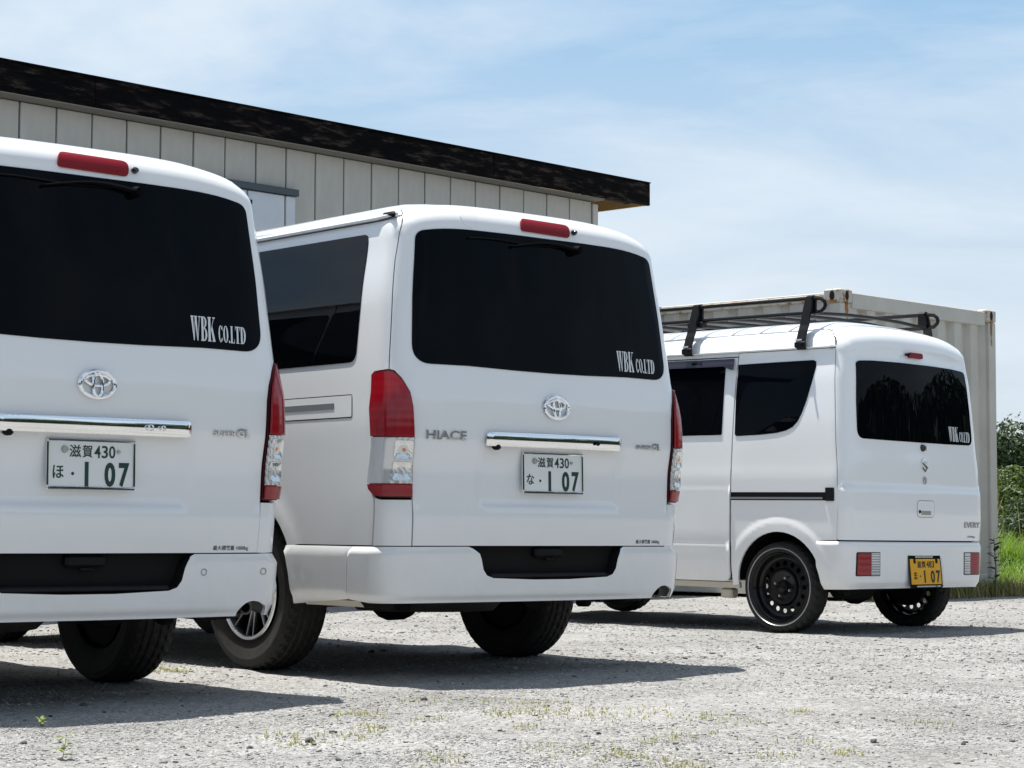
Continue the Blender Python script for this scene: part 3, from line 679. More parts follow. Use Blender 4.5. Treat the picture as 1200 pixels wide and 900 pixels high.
    for x in (-.50, .54):
        hg = MB(); hg.box((x, .42, .32), (.05, .07, .10), bev=.01); hg.box((x + .10, .47, .305), (.09, .03, .03), bev=.006); hg.build('spring_hanger', M['under'], root)
    mf = MB(); mf.tube([(.42, .62, .335), (.42, 1.0, .335)], .085, 14); mf.build('muffler', M['under'], root, True)
    ex = MB(); ex.tube([(.42, .62, .335), (.55, .42, .335), (.66, .26, .345), (.70, .115, .346)], .026, 12, caps=False); ex.tube([(.70, .115, .346), (.66, .26, .345)], .021, 12, caps=False); ex.build('exhaust_pipe', M['under'], root, True)
    tp = MB(); tp.lathe([(.019, 0), (.0275, -.001), (.0275, .05)], 14, 'Y', c=(.70, .112, .346)); tp.build('exhaust_tip', M['pipe'], root, True)
    sp = MB(); sp.lathe([(.30, -.07), (.33, -.04), (.335, .03), (.30, .07), (.14, .07), (.14, -.07)], 40, 'Z', c=(-.22, .62, .335), closed=True); sp.build('spare_tyre', M['tyre'], root, True)
    wl = make_wheel('van', root, (-.722, 1.115, .338), -1); wr = make_wheel('van', root, (.722, 1.115, .338), 1)
    wheel_copy(wl, root, 0, 2.57); wheel_copy(wr, root, 0, 2.57)
    mr = MB()
    for sg in (-1, 1): mr.box((sg * .95, 3.78, 1.25), (.14, .09, .26), bev=.04); mr.tube([(sg * .80, 3.84, 1.18), (sg * .92, 3.80, 1.2)], .02, 6)
    mr.build('door_mirror', P_, root)
    for sg in (-1, 1):
        hl = MB(); hl.box((sg * .62, 4.60, .86), (.30, .14, .22), bev=.04); hl.build('headlight', M['clear'], root, True)
    tag(root, label, 'van', 'large white vans parked in a row'); root['_'] = 0; del root['_']
    return root, tg, plate, bp, gn, PM
def bul_off(f, d): return lambda s, t: f(s, t) + d
def kana(ch, plate, PM):
    text_flat(ch, (.075 * .345 - .1725, .22 * .18 - .09, .195 * .345 - .1725, .47 * .18 - .09), PM @ Matrix.Translation((0, 0, -.0018)), 'plate_character', M['ink_green'], plate, .0012, .012)
def big_vans():
    rootB, tg, plate, bp, gn, PM = big_van('middle white van showing its pale left flank, black side window and silver HIACE badge', (.1909, 8.79351, 0), (0, .00526, .70777))
    rootA = copy_tree(rootB); rootA.location = (-1.45168, 7.16982, -.8 * .01492); rootA.rotation_euler = (.01492, .0055, .702)
    rootA['label'] = 'nearest white van at the left edge of the picture, two round sensors on its bumper'
    ch = lambda r, n: [o for o in r.children if o.name.split('.')[0] == n][0]
    tA = ch(rootA, 'tailgate'); kana('な', plate, PM); kana('ほ', ch(tA, 'number_plate'), PM)
    pc = patch(HI, ell(-.40, 1.926, .043, .040, 24), 'access_cap', M['paint'], tg, .0025, .004, .03)
    for s in (.468, .735):
        sn = curve_tube(HI, ell(s, .482, .0115, .0115, 20), .0022, 'parking_sensor', M['steel'], ch(rootA, 'rear_bumper'), .0225, True, 6)
    for s, rad in ((.20, .009), (.252, .007)):
        mb = MB(); g = HI.pn(s, .992); mb.lathe([(rad, -.004), (rad * 1.25, -.002), (rad * 1.25, .006), (rad, .006)], 16, 'Y', c=(g[0][0], g[0][1] - .040, g[0][2])); mb.build('garnish_button', M['chrome'], ch(tA, 'chrome_garnish'), True)
    mb = MB(); g = HI.pn(.215, .99); mb.lathe([(0, -.004), (.008, -.003), (.010, .004)], 16, 'Y', c=(g[0][0], g[0][1] - .040, g[0][2])); mb.build('garnish_button', M['seal'], gn, True)
    return rootA, rootB
# ------------------------------------------------------------------ the small white van with the roof rack
def small_van():
    B = EV; root = empty('parked_kei_van', (2.43902, 12.4585, -.8 * .00797), (.00797, .00894, .79212)); SY = lambda y, t: -B.s_of_y(y, t); P_ = M['kpaint']; GAP = .0025
    arches = [(.49, .28, .31), (2.92, .28, .31)]
    inner_shell(B, arches, root, .30); liner(root, arches, .69, .42)
    gate = [(-.50, 1.925), (-.585, 1.90), (-.655, 1.81), (-.703, 1.722), (-.735, 1.50), (-.757, 1.207), (-.772, .95), (-.774, .80), (-.766, .56), (-.760, .549)]
    def goff(s, t): return .011 * sm(.866, .842, t) - .008 * sm(.60, .56, abs(s)) * sm(1.60, 1.63, t) * sm(1.80, 1.73, t)
    tg = patch(B, inset(sym([(0, 1.932)] + gate), GAP), 'tailgate', P_, root, goff, .014, .04)
    def soff(s, t):
        y = B.raw(s, t)[1]; return ((.007 * sm(.850, .832, t) + .006 * sm(.512, .494, t)) if y > .84 else 0)
    arR = arch_pts(B, .49, .28, .31, 152, -2, 20)
    quarter = gate[3:9] + [(-.766, .548), (SY(.205, .545), .545)] + arR + vline(B, .849, .262, 1.722, 16)
    sdoor = vline(B, .854, 1.70, .33, 16) + [(SY(.860, .308), .308), (SY(.875, .294), .294), (SY(.90, .288), .288)] + vline(B, 1.70, .287, 1.70, 14)
    sillp = [(SY(.80, .246), .246), (SY(.80, .283), .283), (SY(2.62, .283), .283), (SY(2.62, .246), .246)]
    hdr = [(SY(.854, 1.704), 1.704), (SY(.854, 1.722), 1.722), (SY(2.6, 1.722), 1.722), (SY(2.6, 1.704), 1.704)]
    arF = arch_pts(B, 2.92, .28, .31, 170, 12)
    fdoor = [(SY(1.706, .287), .287), (SY(2.58, .287), .287)] + arF[:14] + [(SY(3.0, .9), .9), (SY(2.98, 1.05), 1.05), (SY(2.55, 1.70), 1.70), (SY(1.706, 1.70), 1.70)]
    fpan = [(SY(3.13, .30), .30), (SY(3.01, .9), .9), (SY(2.99, 1.04), 1.04), (-4.15, 1.04), (-4.15, .30)]
    wsc = [(SY(2.96, 1.06), 1.06), (SY(2.58, 1.68), 1.68), (-3.2, 1.70), (-4.15, 1.06)]
    for f in (lambda q: q, mir):
        lft = f is not mir
        patch(B, inset(f(quarter), GAP), 'quarter_panel', P_, root, 0, .014, .02)
        sd_ = patch(B, inset(f(sdoor), GAP), 'sliding_door', P_, root, soff, .014, .05, ht=.02)
        patch(B, f(hdr), 'roof_side_rail', P_, root, -.004, .01, .10)
        patch(B, inset(f(sillp), .001), 'sill', M['sill'], root, -.004, .02, .10)
        patch(B, inset(f(fdoor), GAP), 'front_door', P_, root, soff, .014, .08)
        patch(B, f(fpan), 'front_panel', P_, root, 0, .012, .08)
        qg = [(-1.430, 1.646), (-1.15, 1.650), (-.868, 1.652), (-.850, 1.640), (-.856, 1.60), (-.900, 1.47), (-.947, 1.364), (-.985, 1.295), (-1.020, 1.245), (-1.060, 1.212), (-1.11, 1.192), (-1.18, 1.179), (-1.30, 1.170), (-1.485, 1.165), (-1.497, 1.176), (-1.47, 1.40)]
        patch(B, f(qg), 'quarter_window', M['glass'], root, .0035, .006, .06)
        sgl = rp([(-1.530, 1.650, .012), (-1.600, 1.174, .012), (SY(1.62, 1.174), 1.174, .03), (SY(1.62, 1.65), 1.65, .03)])
        patch(B, f(sgl), 'sliding_window', M['glass'], sd_, .0045, .006, .06)
        patch(B, f(rp([(SY(1.78, 1.15), 1.15, .03), (SY(1.78, 1.65), 1.65, .02), (SY(2.5, 1.65), 1.65, .03), (SY(2.86, 1.12), 1.12, .05)])), 'front_door_window', M['glass'], root, .0045, .006, .1)
        vz = [(-1.452, 1.690), (-1.452, 1.600), (-1.475, 1.597), (-1.53, 1.630), (SY(1.62, 1.63), 1.630), (SY(1.62, 1.692), 1.692)]
        patch(B, f(vz), 'rain_visor', M['smoke'], sd_, lambda s, t: .010 + .022 * sm(1.695, 1.62, t), .004, .04)
        # sliding door rail
        rr = rp([(-.800, .778, .004), (-.800, .826, .004), (SY(.846, .826), .826), (SY(.846, .778), .778)])
        rl = patch(B, f(rr), 'door_rail', M['seal'], root, .001, .003, .08)
        patch(B, f(rp([(-.870, .785, .003), (-.870, .797, .003), (SY(.846, .797), .797), (SY(.846, .785), .785)])), 'rail_track', M['steel'], rl, .006, .006, .08)
        patch(B, f(rp([(-.792, .775, .006), (-.792, .853, .006), (-.850, .853, .006), (-.850, .775, .006)])), 'rail_end_block', M['plastic'], rl, .007, .008, .03)
        g = surf_pn(B, .004); V = []; ysl = [.135 + .1 * k for k in range(24)]
        for y in ysl:
            p = Vector(g(SY(y, 1.726), 1.726)[0]); p.x *= (1 if lft else -1); sx = -1 if lft else 1
            V += [p + Vector((sx * a_, 0, c_)) for a_, c_ in ((-.010, -.005), (.012, -.005), (.014, .004), (-.010, .009))]
        mb = MB(); mb.add(V, [(k * 4 + j, k * 4 + (j + 1) % 4, (k + 1) * 4 + (j + 1) % 4, (k + 1) * 4 + j) for k in range(len(ysl) - 1) for j in range(4)] + [(3, 2, 1, 0)])
        dr = mb.build('rain_gutter', P_, root, True, R(40)); cp = MB(); q = V[0]; cp.box((q.x - sx * -.012, .155, q.z + .004), (.018, .045, .015), bev=.005); cp.build('gutter_cap', M['seal'], dr)
    roofL = SY(2.5, 1.74)
    patch(B, sym([(roofL, 1.730), (SY(1.1, 1.730), 1.730), (-.706, 1.728), (-.657, 1.814), (-.588, 1.904), (-.50, 1.929), (0, 1.935)]) + [(-roofL, 2.1), (-roofL, 2.880), (roofL, 2.880), (roofL, 2.1)], 'roof', P_, root, lambda s, t: .004 * sm(1.752, 1.762, t), .01, .10, ht=.04)
    patch(B, [wsc, mir(wsc)], 'windscreen', M['glass'], root, .002, .006, .12)
    gp = sym([(0, 1.612)] + rp([(-.3, 1.614), (-.578, 1.624, .035), (-.604, 1.36), (-.613, 1.144, .06), (-.3, 1.140)], 8) + [(0, 1.139)])
    rg = patch(B, gp, 'rear_window', M['glass'], tg, .0035, .006, .05)
    wbk(B, .315, .575, 1.160, .090, 'company_lettering', rg)
    hm = patch(B, rp([(-.075, 1.650, .012), (.073, 1.650, .012), (.073, 1.682, .012), (-.075, 1.682, .012)]), 'high_stop_lamp', M['stop_red'], tg, .008, .016, .02)
    k_ = MB(); q = B.raw(-.095, 1.668); k_.box((q[0], q[1] - .012, q[2]), (.03, .03, .018), bev=.005); k_.build('washer_nozzle', M['seal'], hm)
    cm = MB(); q = B.raw(.008, 1.107); cm.lathe([(0, -.026), (.014, -.022), (.021, -.008), (.024, .01)], 16, 'Y', c=q); cm.build('rear_view_camera', M['gloss_black'], tg, True)
    cm = MB(); q = B.raw(.045, 1.107); cm.lathe([(0, -.018), (.010, -.014), (.016, .006)], 16, 'Y', c=q); cm.build('camera_bracket', P_, tg, True)
    # maker's S mark: two slanted angular strokes
    S1 = [(0, .06), (.5, -.46), (.22, -.68), (-.5, -.1), (-.08, .26)]; sq = [[(-.48, .30), (0, .72), (.48, .32), (.26, .14), (0, .36), (-.24, .14), (.48, -.34), (.36, -.44)], None]
    V = []; F = []
    def strip(P, wd):
        b = len(V)
        for i, (x, y) in enumerate(P):
            a = Vector(P[max(0, i - 1)]); c = Vector(P[min(len(P) - 1, i + 1)]); d = (c - a).normalized(); n_ = Vector((-d.y, d.x)) * wd / 2
            for sg in (1, -1):
                p, n = B.pn(.006 + .052 * (x + sg * n_.x), 1.003 + .052 * (y + sg * n_.y)); V.append(tuple(p[j] + .006 * n[j] for j in range(3)))
        for i in range(len(P) - 1): F.append((b + 2 * i + 1, b + 2 * i + 3, b + 2 * i + 2, b + 2 * i))
    strip([(.50, .30), (.0, .72), (-.50, .28), (.42, -.30)], .22); strip([(-.50, -.28), (.0, -.72), (.50, -.30), (-.40, .26)], .22)
    em = mesh_obj('maker_emblem', V, F, M['chrome'], tg); sd = em.modifiers.new('thick', 'SOLIDIFY'); sd.thickness = .005; sd.offset = 0
    curve_tube(B, ell(.006, .912, .016, .021, 22), .0028, 'round_badge', M['steel'], tg, .004, True, 6); curve_tube(B, [(.016, .928), (-.002, .915), (.012, .903)], .0026, 'badge_stroke', M['steel'], tg, .005)
    hp = rp([(-.088, .693, .03), (.092, .693, .03), (.092, .789, .03), (-.088, .789, .03)])
    ring_patch(B, inset(hp, -.003), .005, 'handle_gap', M['grey_ink'], tg, .0118)
    hc = patch(B, hp, 'handle_cup', P_, tg, lambda s, t: .0124 - .012 * max(0, 1 - ((s - .002) / .085) ** 2) * max(0, 1 - ((t - .741) / .045) ** 2), .004, .02)
    patch(B, rp([(-.045, .705, .004), (.06, .705, .004), (.06, .730, .004), (-.045, .730, .004)]), 'handle_lever', M['steel'], hc, .0115, .006, .03)
    kh = MB(); q = B.raw(-.062, .724); kh.lathe([(0, -.0165), (.010, -.0145), (.011, .004)], 12, 'Y', c=q); kh.build('key_hole', M['seal'], hc)
    text_on(B, 'EVERY', (.455, .634, .655, .668), 'model_badge', M['steel'], tg, .0115, .004, .012); text_on(B, 'HYBRID', (.50, .569, .615, .583), 'small_badge', M['grey_ink'], tg, .008, .001, .01) if False else text_on(B, '350kg', (.50, .569, .60, .584), 'load_notice', M['grey_ink'], tg, .0118, .0006, .01)
    # bumper with the lamps let into it
    def boff(s, t): return .020 * sm(.548, .530, t) - .018 * sm(.31, .262, t)
    bump = [(SY(.205, .543), .543)] + [(-B.s_of_y(.49 - .31 * math.cos(R(a)), .28 + .31 * math.sin(R(a))), .28 + .31 * math.sin(R(a))) for a in (22, 15, 8, 1)] + [(SY(.175, .262), .262), (-.6, .268), (0, .270)]
    bp = patch(B, sym(bump[::-1][::-1]) if False else ccw(bump + mir(bump)), 'rear_bumper', P_, root, boff, .014, .024)
    for f in (lambda q: q, mir):
        box = f(rp([(-.652, .343, .012), (-.652, .482, .012), (-.445, .482, .006), (-.445, .343, .006)]))
        hs = patch(B, box, 'tail_lamp', M['seal'], bp, .0215, .012, .04)
        patch(B, f(rp([(-.646, .348, .012), (-.646, .477, .012), (-.5265, .477), (-.5265, .348)])), 'red_lens', M['red'] if f is not mir else M['pale_red'], hs, .0245, .006, .03)
        patch(B, f([(-.5245, .348), (-.5245, .477), (-.451, .477), (-.451, .348)]), 'clear_lens', M['clear'], hs, lambda s, t: .0235 + .0015 * math.sin(t * 420), .006, .006)
        for k in range(9): curve_tube(B, [((1 if f is not mir else -1) * -s, .355 + .0143 * k) for s in (.5235, .452)], .0016, 'lens_rib', M['steel'], hs, .025, n=4)
    PM = Matrix.Translation((-.012, -.062, .368)) @ Matrix.Rotation(R(-6), 4, 'X') @ PMX
    bk = MB(); bk.box((0, 0, -.006), (.346, .196, .008), bev=.006); po = bk.build('plate_frame', M['gloss_black'], bp); po.data.transform(PM)
    bd = MB(); bd.box((0, -.001, -.002), (.318, .152, .006), bev=.002); pl = bd.build('number_plate', M['plate_y'], bp); pl.data.transform(PM)
    rcx = MB(); rcx.box((.19, 0, -.012), (.02, .18, .02), bev=.004); ro = rcx.build('plate_mount', P_, bp); ro.data.transform(PM)
    T = lambda b_, x0, y0, x1, y1, bold=.0, par=pl, mt=M['ink'], nm='plate_character': text_flat(b_, (x0, y0, x1, y1), PM @ Matrix.Translation((0, 0, .0012)), nm, mt, par, .0014, bold)
    T('滋', -.090, .022, -.048, .062, .01); T('賀', -.042, .022, .000, .062, .01)
    for k, ch in enumerate('483'): T(ch, .010 + .028 * k, .022, .034 + .028 * k, .062, .012)
    T('ま', -.132, -.048, -.098, -.002, .012); T('0', .045, -.068, .088, .006, .03); T('7', .105, -.068, .146, .006, .03)
    ob = MB(); ob.box((-.018, -.031, .0019), (.013, .074, .002)); ob.lathe([(0, .0028), (.0055, .0024), (.006, .0005)], 12, 'Z', c=(-.066, -.028, 0)); o1 = ob.build('plate_character', M['ink'], pl); o1.data.transform(PM)
    for x in (-.115, .118):
        mb = MB(); mb.box((x, .062, .002), (.022, .028, .005), bev=.003); o1 = mb.build('plate_bolt', M['seal'], pl); o1.data.transform(PM)
    # the print on the frame is too small to read in the photograph: rows of short raised strokes
    for y, x0, x1 in ((.0865, -.095, .085), (-.0885, -.10, .15)):
        mb = MB(); x = x0; random.seed(5)
        while x < x1: wd = random.uniform(.004, .008); mb.box((x, y, -.0016), (wd, .0075, .0012)); x += wd + .0028 + (.01 if random.random() < .08 else 0)
        o1 = mb.build('frame_print', M['decal'], po); o1.data.transform(PM)
    # roof rack: side rails, loops, cross bars, feet clamped to the gutter
    rk = []; r_ = .012; mb = MB()
    zt, zl, ye, yf_, X = 1.984, 1.898, .305, 2.35, .60
    for sg in (-1, 1):
        loop = [(sg * X, yf_, zt)] + [(sg * X, ye + .03, zt), (sg * X, ye - .02, zt - .006), (sg * X, ye - .045, zt - .025), (sg * X, ye - .05, (zt + zl) / 2), (sg * X, ye - .045, zl + .025), (sg * X, ye - .02, zl + .006), (sg * X, ye + .03, zl)] + [(sg * X, yf_, zl)]
        mb.tube(loop + [(sg * X, yf_ + .04, zl + .02), (sg * X, yf_ + .05, (zt + zl) / 2), (sg * X, yf_ + .04, zt - .02)], r_, 8, closed=True)
    rack = mb.build('roof_rack', M['rack'], root, True)
    for y in (.335, .56, .78, 1.0, 1.23, 1.50, 1.76, 2.02, 2.28):
        b = MB(); b.tube([(-X, y, zl - .004), (-X * .5, y, zl + .012), (0, y, zl + .017), (X * .5, y, zl + .012), (X, y, zl - .004)], .0115, 8); b.build('cross_bar', M['rack'], rack, True)
    for y in (.362, 1.232, 2.10):
        for sg in (-1, 1):
            b = MB(); V = []; pr = [(.690, 1.672), (.705, 1.685), (.703, 1.73), (.682, 1.79), (.668, 1.82), (.645, 1.91), (.622, 1.995), (.600, 2.003), (.585, 1.99), (.590, 1.90)]; pi = [(x - .014, z) for x, z in pr]
            for hw in (-.030, .030):
                for (x, z) in pr: V.append((sg * x, y + hw * (1 - .25 * sm(1.85, 2.0, z)), z))
                for (x, z) in pi: V.append((sg * x, y + hw * (1 - .25 * sm(1.85, 2.0, z)), z))
            n = len(pr); F = []
            for i in range(n - 1): F += [(i, i + 1, 2 * n + i + 1, 2 * n + i), (n + i, 3 * n + i, 3 * n + i + 1, n + i + 1), (i, n + i, n + i + 1, i + 1), (2 * n + i, 2 * n + i + 1, 3 * n + i + 1, 3 * n + i)]
            F += [(0, 2 * n, 3 * n, n), (n - 1, 2 * n - 1, 4 * n - 1, 3 * n - 1)]; b.add(V, F); ft = b.build('rack_leg', M['rack'], rack)
            c = MB(); c.box((sg * .703, y, 1.700), (.028, .078, .040), bev=.008); c.tube([(sg * .712, y - .02, 1.705), (sg * .735, y - .02, 1.708)], .008, 8); c.build('rack_clamp', M['rack'], ft)
            c = MB(); c.box((sg * .716, y + .004, 1.728), (.004, .045, .009)); c.build('maker_mark', M['decal'], ft)
            if y > 1: c = MB(); c.box((sg * .60, y + .005, 1.87), (.06, .12, .045), bev=.008); c.build('rack_bracket', M['rack'], ft)
    # below the floor
    ub = MB(); ub.box((0, 1.75, .34), (1.20, 2.8, .05)); ub.box((0, .22, .34), (1.10, .18, .06)); ub.build('floor_pan', M['under'], root)
    ax = MB(); ax.tube([(-.55, .49, .262), (.55, .49, .262)], .035, 12); ax.lathe([(0, -.11), (.07, -.10), (.11, -.02), (.11, .03), (.07, .09), (0, .11)], 16, 'Y', c=(.05, .49, .262)); ax.build('rear_axle', M['under'], root, True)
    mf = MB(); mf.tube([(-.50, .23, .262), (-.22, .23, .262)], [.06, .072], 14); mf.tube([(-.58, .10, .245), (-.52, .2, .25), (-.4, .23, .26)], .019, 8); mf.build('muffler', M['under'], root, True)
    jk = MB(); jk.box((-.64, .93, .215), (.07, .09, .06), bev=.01); jk.build('jacking_bracket', M['sill'], root)
    wl = make_wheel('kei', root, (-.652, .490, .266), -1); wr = make_wheel('kei', root, (.652, .490, .266), 1); wheel_copy(wl, root, 0, 2.43); wheel_copy(wr, root, 0, 2.43)
    mr = MB()
    for sg in (-1, 1): mr.box((sg * .83, 2.82, 1.12), (.12, .08, .20), bev=.035); mr.tube([(sg * .69, 2.88, 1.06), (sg * .80, 2.84, 1.08)], .016, 6)
    mr.build('door_mirror', P_, root)
    for sg in (-1, 1): hl = MB(); hl.box((sg * .52, 3.32, .80), (.26, .12, .2), bev=.04); hl.build('headlight', M['clear'], root, True)
    tag(root, 'small white van with black roof rack and yellow number plate in front of the container', 'van')
    return root
# ------------------------------------------------------------------ ground
def vnoise(x, y, s):
    return np.sin(x * s + 1.3 * np.sin(y * s * .7 + s)) * np.sin(y * s * 1.1 + 1.7 * np.sin(x * s * .6 + 2 * s))
def gz(x, y): return .007 * vnoise(x, y, 2.1) + .005 * vnoise(x + 3, y - 1, 5.3) + .003 * vnoise(x, y, 11.7)
def gravel_material(name, fine):
    m = mat(name, (.4, .4, .39), .92, spec=.25); t, b, n, l = nodes(m); c = n('ShaderNodeTexCoord')
    vo = n('ShaderNodeTexVoronoi'); vo.inputs['Scale'].default_value = 62; l(c.outputs['Object'], vo.inputs['Vector']); vo2 = n('ShaderNodeTexVoronoi'); vo2.inputs['Scale'].default_value = 150; l(c.outputs['Object'], vo2.inputs['Vector'])
    nz = n('ShaderNodeTexNoise'); nz.inputs['Scale'].default_value = 1.1; nz.inputs['Detail'].default_value = 9; nz.inputs['Roughness'].default_value = .62; l(c.outputs['Object'], nz.inputs['Vector'])
    r1 = n('ShaderNodeValToRGB'); e = r1.color_ramp.elements; e[0].position = .30; e[0].color = (.215, .211, .203, 1); e[1].position = .66; e[1].color = (.325, .322, .314, 1); l(nz.outputs['Fac'], r1.inputs[0])
    sep_ = n('ShaderNodeSeparateColor'); l(vo.outputs['Color'], sep_.inputs[0]); mr = n('ShaderNodeMapRange'); mr.inputs['To Min'].default_value = .72; mr.inputs['To Max'].default_value = 1.22; l(sep_.outputs[0], mr.inputs[0])
    sp2 = n('ShaderNodeSeparateColor'); l(vo2.outputs['Color'], sp2.inputs[0]); m2 = n('ShaderNodeMapRange'); m2.inputs['To Min'].default_value = .75; m2.inputs['To Max'].default_value = 1.2; l(sp2.outputs[0], m2.inputs[0])
    mu = n('ShaderNodeMath'); mu.operation = 'MULTIPLY'; l(mr.outputs[0], mu.inputs[0]); l(m2.outputs[0], mu.inputs[1])
    h = n('ShaderNodeHueSaturation'); l(mu.outputs[0], h.inputs['Value']); l(r1.outputs[0], h.inputs['Color']); l(h.outputs[0], b.inputs['Base Color'])
    ad = n('ShaderNodeMath'); ad.operation = 'ADD'; l(vo.outputs['Distance'], ad.inputs[0]); l(vo2.outputs['Distance'], ad.inputs[1])
    bp = n('ShaderNodeBump'); bp.invert = True; bp.inputs['Strength'].default_value = .42; bp.inputs['Distance'].default_value = .010; l(ad.outputs[0], bp.inputs['Height']); l(bp.outputs[0], b.inputs['Normal'])
    return m
def ground():
    def axis(lo, hi, a, b, st):
        A = list(np.arange(a, b + 1e-6, st)); x = a; d = st
        while x > lo: d *= 1.35; x -= d; A.insert(0, x)
        x = b; d = st
        while x < hi: d *= 1.35; x += d; A.append(x)
        return np.array(A)
    X = axis(-900, 900, -3.2, 6.0, .07); Y = axis(-900, 1500, 4.6, 16, .07); nx, ny = len(X), len(Y)
    gx, gy = np.meshgrid(X, Y); z = gz(gx, gy) * np.where((abs(gx) < 30) & (abs(gy) < 40), 1, 0)
    V = np.stack([gx, gy, z], -1).reshape(-1, 3); i = np.arange(nx * ny).reshape(ny, nx)
    F = np.stack([i[:-1, :-1], i[:-1, 1:], i[1:, 1:], i[1:, :-1]], -1).reshape(-1, 4)
    me = bpy.data.meshes.new('ground'); me.from_pydata(V.tolist(), [], F.tolist()); me.materials.append(gravel_material('gravel_bed', 1)); me.shade_smooth()
    tag(link(bpy.data.objects.new('gravel_ground', me)), kind='structure')
ICO_V = None
def ico():
    global ICO_V
    ph = (1 + 5 ** .5) / 2; V = np.array([(-1, ph, 0), (1, ph, 0), (-1, -ph, 0), (1, -ph, 0), (0, -1, ph), (0, 1, ph), (0, -1, -ph), (0, 1, -ph), (ph, 0, -1), (ph, 0, 1), (-ph, 0, -1), (-ph, 0, 1)]) / 1.902
    F = np.array([(0, 11, 5), (0, 5, 1), (0, 1, 7), (0, 7, 10), (0, 10, 11), (1, 5, 9), (5, 11, 4), (11, 10, 2), (10, 7, 6), (7, 1, 8), (3, 9, 4), (3, 4, 2), (3, 2, 6), (3, 6, 8), (3, 8, 9), (4, 9, 5), (2, 4, 11), (6, 2, 10), (8, 6, 7), (9, 8, 1)])
    return V, F
def stones(name, pos, size, mt, rng, flat=.6):
    V0, F0 = ico(); n = len(pos); jit = 1 + rng.uniform(-.4, .4, (n, 12, 1)); V = V0[None] * jit; sc = size[:, None, None] * np.stack([rng.uniform(.7, 1.35, n), rng.uniform(.7, 1.1, n), rng.uniform(.28, .65, n) * flat / .6], -1)[:, None, :]
    V = V * sc; a = rng.uniform(0, 6.283, n); ca, sa = np.cos(a), np.sin(a); x = V[..., 0] * ca[:, None] - V[..., 1] * sa[:, None]; y = V[..., 0] * sa[:, None] + V[..., 1] * ca[:, None]
    tl = rng.uniform(-.35, .35, (n, 1)); V = np.stack([x, y * np.cos(tl) - V[..., 2] * np.sin(tl), y * np.sin(tl) + V[..., 2] * np.cos(tl)], -1) + pos[:, None, :]
    F = F0[None] + (np.arange(n) * 12)[:, None, None]
    me = bpy.data.meshes.new(name); V = V.reshape(-1, 3); F = F.reshape(-1, 3)
    me.vertices.add(len(V)); me.vertices.foreach_set('co', V.astype(np.float32).ravel()); me.loops.add(F.size); me.loops.foreach_set('vertex_index', F.astype(np.int32).ravel())
    me.polygons.add(len(F)); me.polygons.foreach_set('loop_start', (np.arange(len(F)) * 3).astype(np.int32)); me.update(calc_edges=True); me.materials.append(mt)
    return link(bpy.data.objects.new(name, me))
def gravel():
    rng = np.random.default_rng(11); P = []
    def scat(n, y0, y1, pw):
        d = y0 + (y1 - y0) * rng.uniform(0, 1, n) ** pw; x = d * rng.uniform(-.275, .275, n); return np.stack([x, d], -1)
    a = scat(62000, 5.2, 8.5, .95); b = scat(26000, 8.5, 13.5, .9); c = scat(9000, 13.5, 20, .9)
    xy = np.concatenate([a, b, c]); s = np.concatenate([.0027 * np.exp(rng.normal(0, .42, len(a))), .0042 * np.exp(rng.normal(0, .42, len(b))), .0068 * np.exp(rng.normal(0, .40, len(c)))]); s = np.clip(s, .0018, .014)
    # bare tracks and fine patches between the stones
    keep = rng.uniform(0, 1, len(xy)) < np.clip(.62 + .55 * vnoise(xy[:, 0] + .3, xy[:, 1] * .8, 1.9) + .25 * vnoise(xy[:, 0], xy[:, 1], 6.1), .12, 1)
    xy, s = xy[keep], s[keep]; z = gz(xy[:, 0], xy[:, 1]) + s * .12
    m = noise_col(mat('loose_gravel', (.4, .4, .39), .9, spec=.25), 90, [(.25, .246, .238), (.365, .362, .354)], (.3, .7), island=.30)
    tag(stones('loose_gravel', np.column_stack([xy, z]), s, m, rng), kind='stuff')
    # dark pebbles, fewer
    n = 1700; d = 5.3 + 11 * rng.uniform(0, 1, n) ** 1.1; x = d * rng.uniform(-.27, .27, n); s = np.clip(.0042 * np.exp(rng.normal(0, .5, n)), .002, .016)
    tag(stones('dark_pebbles', np.column_stack([x, d, gz(x, d) + s * .2]), s, noise_col(mat('dark_stone', (.1, .1, .1), .9), 60, [(.05, .05, .055), (.13, .125, .12)], (.3, .7), island=.4), rng), kind='stuff')
